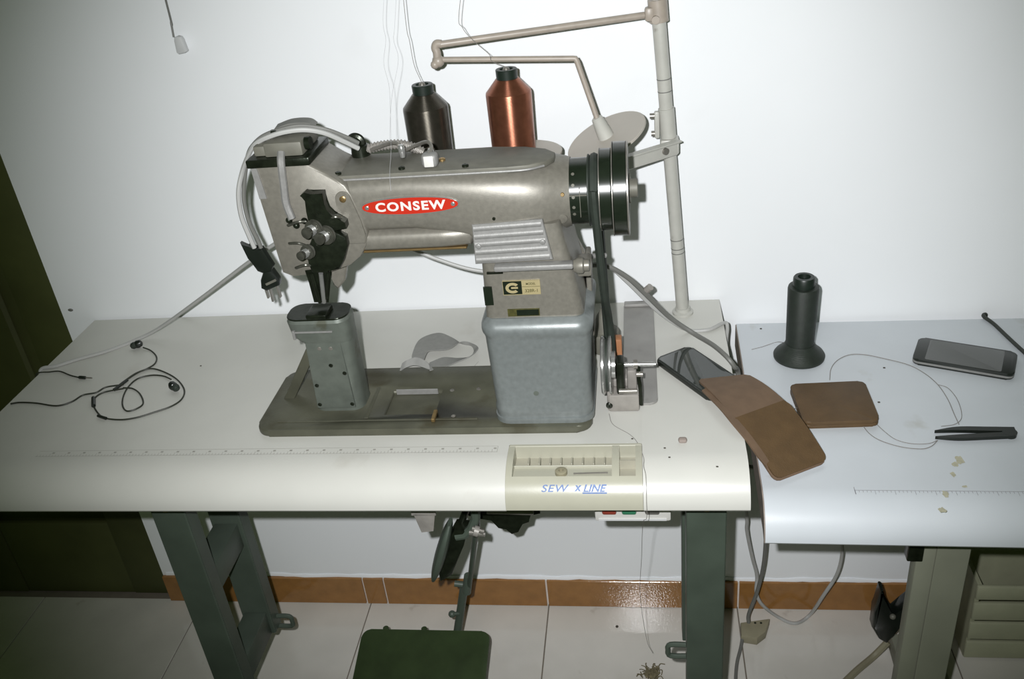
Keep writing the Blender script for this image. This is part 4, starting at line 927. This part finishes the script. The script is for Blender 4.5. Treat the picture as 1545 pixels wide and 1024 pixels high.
# long white cable behind the machine
lw = thing('long_white_cable', 'long white cable running across the wall behind the sewing machine', 'cable', (-1.1, -.15, TZ))
ctube([V(-1.2045, -.20, .70), V(-1.2045, -.195, .75), V(-1.200, -.19, TZ + .0035)] + [PZ(x, y, TZ + .0033) for x, y in ((85, 552), (120, 541), (160, 530), (200, 515))] + [PY(240, 495, -.085), PY(300, 452, -.10), PY(345, 418, -.12), PY(380, 392, -.14), PY(430, 360, -.17), PY(500, 345, -.19), PY(560, 355, -.19), PY(620, 375, -.19), PY(660, 391, -.19), PY(720, 408, -.19), PY(800, 412, -.18), PY(880, 402, -.17), PY(918, 403, -.165), PY(945, 424, -.16), PY(985, 463, -.15), PY(1015, 486, -.14)] + [PZ(1040, 498, TZ + .004), PZ(1070, 497, TZ + .0035), V(.001, -.098, TZ + .0036), V(.0055, -.102, TZ - .004), V(.004, -.105, TZ - .03), V(.006, -.11, .66), V(.010, -.12, .5)], .0032, 'wcable', lw)
lg = thing('grey_cable', 'grey cable sloping down from machine into the gap between both tables', 'cable', (.015, -.1, 0))
ctube([V(-.235, -.205, .93), PY(910, 400, -.19), PY(945, 417, -.182), PY(975, 444, -.172), PY(1010, 478, -.158), PZ(1045, 502, TZ + .022), PZ(1075, 520, TZ + .022), PZ(1096, 538, TZ + .020), PZ(1108, 553, TZ + .006), PZ(1114, 566, TZ - .02), V(.017, -.25, .66), V(.019, -.245, .58), PY(1151, 712, -.15), PY(1156, 780, -.11), PY(1153, 845, -.09), PY(1143, 890, -.075), PY(1130, 925, -.07), V(.066, -.074, .028)], .0040, 'gcable', lg)
bm = nb(); p = PY(972, 441, -.172); cyl(bm, p + V(.004, 0, .004), p + V(.010, -.003, .011), .006, n=10); obj('cable_tie', bm, 'pinkmetal', lg)
w2 = thing('hanging_white_cable', 'pale cable hanging below the work table in a low loop', 'cable', (.2, -.06, 0))
ctube([V(.012, -.16, .70), V(.013, -.165, .60), PY(1126, 772, -.10), PY(1127, 800, -.08), PY(1135, 840, -.06), PY(1142, 868, -.05), PY(1141, 893, -.055), PY(1150, 912, -.055), PZ(1175, 931, .010), PZ(1200, 940, .0065), PZ(1222, 927, .012), PY(1243, 897, -.062), PY(1262, 868, -.07), PY(1270, 840, -.08), PY(1270, 815, -.09), PY(1268, 780, -.10), PY(1266, 740, -.12), V(.225, -.15, .655)], .0036, 'wcable', w2)
w3 = thing('floor_cable', 'thin grey cable dropping from the floor socket across the floor tiles', 'cable', (.05, -.2, 0))
ctube([V(.055, -.085, .018), PZ(1118, 975, .006), PZ(1112, 1000, .0045), PZ(1110, 1030, .0045), PZ(1112, 1080, .0045)], .0035, 'gcable', w3)
# floor socket
es = thing('floor_socket', 'small grey plastic socket box lying on floor by the brown skirting', 'socket', (.085, -.07, 0))
bm = nb(); A = [PZ(x, y, .004) for x, y in ((1117, 948), (1161, 942), (1155, 962), (1142, 972), (1118, 968))]; prism(bm, [V(p.x, p.y, .001) for p in A], (0, 0, .022), .003); obj('body', bm, 'greybox', es)
for k in range(2):
    bm = nb(); cyl(bm, (.080 + k * .012, -.070, .022), (.080 + k * .012, -.070, .0236), .0025, n=10); obj('socket_hole', bm, 'oil', es)
# black plug hanging below the second table and its thick lead
bp_ = thing('black_adapter', 'black pointed adapter standing on floor below the work table', 'adapter', (.33, -.13, 0))
bm = nb(); P = [PY(x, y, -.145) for x, y in ((1329, 892), (1334, 892), (1340, 925), (1349, 936), (1362, 914), (1374, 905), (1378, 920), (1362, 942), (1350, 960), (1338, 972), (1326, 965), (1316, 948), (1320, 925))]; prism(bm, P, (0, .03, 0), .006, 2); obj('body', bm, 'phoneblack', bp_)
bm = nb(); blob(bm, PY(1347, 930, -.148), .006); obj('lamp', bm, 'greytop', bp_)
ctube([V(PY(1386, 848, -.115).x, -.115, Z2 - .056), PY(1387, 838, -.115), PY(1384, 858, -.115), PY(1378, 885, -.115), PY(1372, 908, -.128)], .003, 'bcable', bp_)
ctube([PY(1340, 968, -.13), PZ(1318, 990, .010), PZ(1292, 1012, .0085), PZ(1262, 1040, .008), PZ(1200, 1090, .008)], .007, 'greybox', bp_)
# pale green crate below the second table
cr = thing('slatted_crate', 'grey green slatted plastic crate on floor under the work table', 'crate', (.62, -.08, 0))
bm = nb(); box(bm, (.478, -.125, .0), (.80, -.025, .012)); box(bm, (.478, -.125, .012), (.486, -.025, .195)); box(bm, (.79, -.125, .012), (.80, -.025, .195)); box(bm, (.486, -.033, .012), (.79, -.025, .195)); obj('shell', bm, 'crate', cr)
for z0, z1 in ((.004, .048), (.056, .100), (.108, .152), (.162, .196)):
    bm = nb(); box(bm, (.476, -.134, z0), (.802, -.125, z1), .003); obj('slat', bm, 'crate', cr)

# ================================================================== BELOW THE SEWING TABLE
cb = thing('switch_box', 'white motor switch box with three buttons fixed under the table front', 'switch box', (-.157, -.42, .637))
bm = nb(); box(bm, (-.212, -.452, .637), (-.102, -.380, TZ - .0525), .004); bx_ = obj('housing', bm, 'white', cb)
for px, m in ((919, 'btnred'), (949, 'btngreen'), (984, 'btngrey')):
    c = PY(px, 769, -.452); bm = nb(); box(bm, (c.x - .0105, -.457, c.z - .006), (c.x + .0105, -.451, c.z + .014), .003); obj('button', bm, m, bx_)
bm = nb(); box(bm, (-.206, -.4535, .640), (-.109, -.4515, .643)); obj('housing_seam', bm, 'bulbtag', bx_)
# clutch motor (its underside shows below the table front)
mo = thing('clutch_motor', 'dark oily clutch motor hanging under the sewing table', 'motor', (-.36, -.33, .50))
Ym = -.285
bm = nb(); c0 = PY(790, 768, Ym); lathe(bm, (c0.x, -.25, .635), (0, -1, 0), [(0, .05), (.01, .062), (.08, .062), (.10, .050), (.11, .02), (.112, 0)], 32); obj('housing', bm, 'oil', mo)
bm = nb(); box(bm, (c0.x - .05, -.33, .64), (c0.x + .05, -.22, TZ - .0525), .004); obj('mount', bm, 'oil', mo)
bm = nb(); prism(bm, [PY(*q, Ym) for q in ((705, 762), (812, 762), (815, 775), (800, 777), (798, 788), (788, 790), (782, 803), (772, 806), (764, 798), (752, 797), (742, 785), (722, 782), (706, 778))], (0, .03, 0), .0008, 1); obj('clutch_lever', bm, 'oil', mo)
bm = nb(); cyl(bm, PY(735, 768, Ym - .01), PY(805, 770, Ym - .01), .008, n=14); obj('cross_shaft', bm, 'pinkmetal', mo)
# knee lifter
kl = thing('knee_lifter', 'dark metal knee lifter with rounded pad hanging under the table', 'knee lifter', (-.47, -.36, .42))
Yk = -.36
bm = nb(); secs = []
kp0, kp1 = PY(679, 787, Yk), PY(655, 871, Yk); ax = (kp1 - kp0); sid = V(.012, -.0, .004)
for k in range(13):
    t = k / 12; w_ = math.sin(math.pi * min(1, .06 + t * .88)) ** .6
    c = kp0.lerp(kp1, t); secs.append([c + V(.0105 * w_ * a, .030 * w_ * b, 0) for a, b in selp(20, 2.5)])
loft(bm, secs); pad = obj('pad', bm, 'stand', kl)
bm = nb(); prism(bm, [PY(*q, Yk - .005) for q in ((685, 800), (706, 802), (700, 822), (682, 868), (664, 878), (662, 868), (674, 820))], (0, .03, 0), .003); obj('pad_bracket', bm, 'oil', kl)
bm = nb(); tube(bm, [PY(688, 808, Yk), PY(702, 806, Yk), PY(712, 796, Yk), PY(718, 780, Yk), V(PY(718, 780, Yk).x + .004, Yk, .62), V(PY(718, 780, Yk).x + .004, Yk, TZ - .05)], .008, 10, raw=True); obj('rod', bm, 'stand', kl)
bm = nb(); cyl(bm, PY(690, 804, Yk + .02), PY(706, 762, Yk + .02), .006, n=12); cyl(bm, PY(706, 762, Yk + .02), V(PY(706, 762, Yk + .02).x + .02, Yk + .02, TZ - .05), .006, n=12); obj('stop_rod', bm, 'oil', kl)
for (x0, y0, x1, y1) in ((708, 803, 732, 806), (712, 797, 730, 802)):
    bm = nb(); cyl(bm, PY(x0, y0, Yk - .012), PY(x1, y1, Yk - .012), .0045, n=10); obj('clamp_bolt', bm, 'steel', kl)
bm = nb(); cyl(bm, PY(715, 800, Yk - .012), PY(722, 802, Yk - .012), .009, n=14); obj('clamp', bm, 'pinkmetal', kl)
# treadle
td_ = thing('foot_pedal', 'dark green steel foot pedal with connecting rod under the table', 'pedal', (-.58, -.33, 0))
pA, pB = PZ(549, 951, .125), PZ(741, 953, .125)
pd0 = V((pA.x + pB.x) / 2, pA.y, .125); Wp = (pB.x - pA.x) / 2; Lp = .15
dz = V(0, -1, -.28).normalized(); nz = X1.cross(-dz)
bm = nb(); pp = [pd0 + X1 * x + dz * (y + Lp) for x, y in rrect(-Wp, Wp, -Lp, Lp, .018)]; prism(bm, pp, nz * .008, .002); pdl = obj('plate', bm, 'pedal', td_)
for x in (-.085, -.005):
    bm = nb(); cyl(bm, pd0 + X1 * x + V(0, .002, .000), pd0 + X1 * x + V(0, .002, .007), .006, n=12); obj('edge_nut', bm, 'pedal', pdl)
Yr = pA.y
ra, rb_ = PY(690, 950, Yr + .006), PY(703, 882, Yr + .006)
bm = nb(); cyl(bm, ra + V(0, 0, -.004), rb_ + V(-.003, 0, 0), .0085, n=14); rod = obj('rod_lower', bm, 'stand', td_)
bm = nb(); cyl(bm, rb_ + V(.004, -.002, -.015), PY(718, 800, -.30), .0050, n=12); obj('rod_upper', bm, 'stand', td_)
bm = nb(); cyl(bm, PY(718, 800, -.30), PY(717, 760, -.312), .0075, n=12); cyl(bm, PY(717, 760, -.312), V(PY(717, 760, -.312).x + .003, -.315, .66), .006, n=12); obj('rod_joint', bm, 'oil', td_)
bm = nb(); cyl(bm, PY(704, 893, Yr - .004), PY(707, 868, Yr - .004), .009, n=14); cyl(bm, PY(686, 880, Yr), PY(704, 882, Yr), .0062, n=12); obj('rod_clamp', bm, 'stand', td_)
bm = nb(); cyl(bm, PY(683, 926, Yr), PY(694, 925, Yr), .004, n=10); blob(bm, PY(682, 926, Yr), .0075); obj('wing_bolt', bm, 'stand', td_)
bm = nb(); box(bm, (-.855, pA.y - .09, .048), (-.085, pA.y - .07, .060), .003); box(bm, (pd0.x - .02, pA.y - .09, .060), (pd0.x + .02, pA.y - .07, .088), .003); obj('pivot_bar', bm, 'stand', td_)
# lint and speck on the floor
bm = nb(); c = PZ(983, 1016, .006)
for k in range(60):
    a = random.uniform(0, 6.28); rr = random.uniform(0, .022); p = c + V(rr * math.cos(a), rr * .8 * math.sin(a), 0); q = p + V(random.uniform(-.015, .015), random.uniform(-.012, .012), random.uniform(-.004, .012)); q.z = max(q.z, .001)
    tube(bm, [p + V(0, 0, -.004), (p + q) / 2 + V(random.uniform(-.004, .004), 0, random.uniform(0, .008)), q], .0010, 4, 4)
blob(bm, c + V(0, 0, -.001), .015, squash=(1.1, .8, .3), jit=.2); tag(obj('lint_clump', bm, 'lint'), 'fuzzy clump of lint lying on the floor tile', 'lint')
p = PZ(931, 946, 0); bm = nb(); blob(bm, (p.x, p.y, .0025), .0032, squash=(1, 1, .7)); tag(obj('floor_crumb', bm, 'dot'), 'small dark crumb on the floor tile near skirting', 'crumb')

# ================================================================== HANGING SWITCH ON THE WALL
hs = thing('hanging_socket', 'small pale connector hanging on a thin cord against white wall', 'cord', (-.879, -.012, 1.25))
bm = nb(); tube(bm, [PY(262, 56, -.012), PY(258, 35, -.010), PY(250, 0, -.008), V(-.872, -.006, 1.7), V(-.868, -.006, 2.3)], .0016, 8); obj('cord', bm, 'gcable', hs)
bm = nb(); P = [PY(x, y, -.018) for x, y in ((262, 57), (266, 55), (271, 56), (274, 60), (281, 78), (279, 80), (269, 82), (266, 80), (262, 62))]; prism(bm, P, (0, .012, 0), .002); obj('connector', bm, 'bulbtag', hs)
bm = nb(); lathe(bm, (-.868, -.001, 2.3), (0, -1, 0), [(0, .02), (.008, .02), (.012, .012), (.012, 0)], 20); obj('wall_hook', bm, 'white', hs)
bm = nb(); p = PY(107, 467, 0); blob(bm, (p.x, -.0015, p.z), .004, squash=(1.4, .5, .8)); tag(obj('wall_blemish', bm, 'gcable'), 'small grey blemish on the white wall beside dark door', 'blemish')
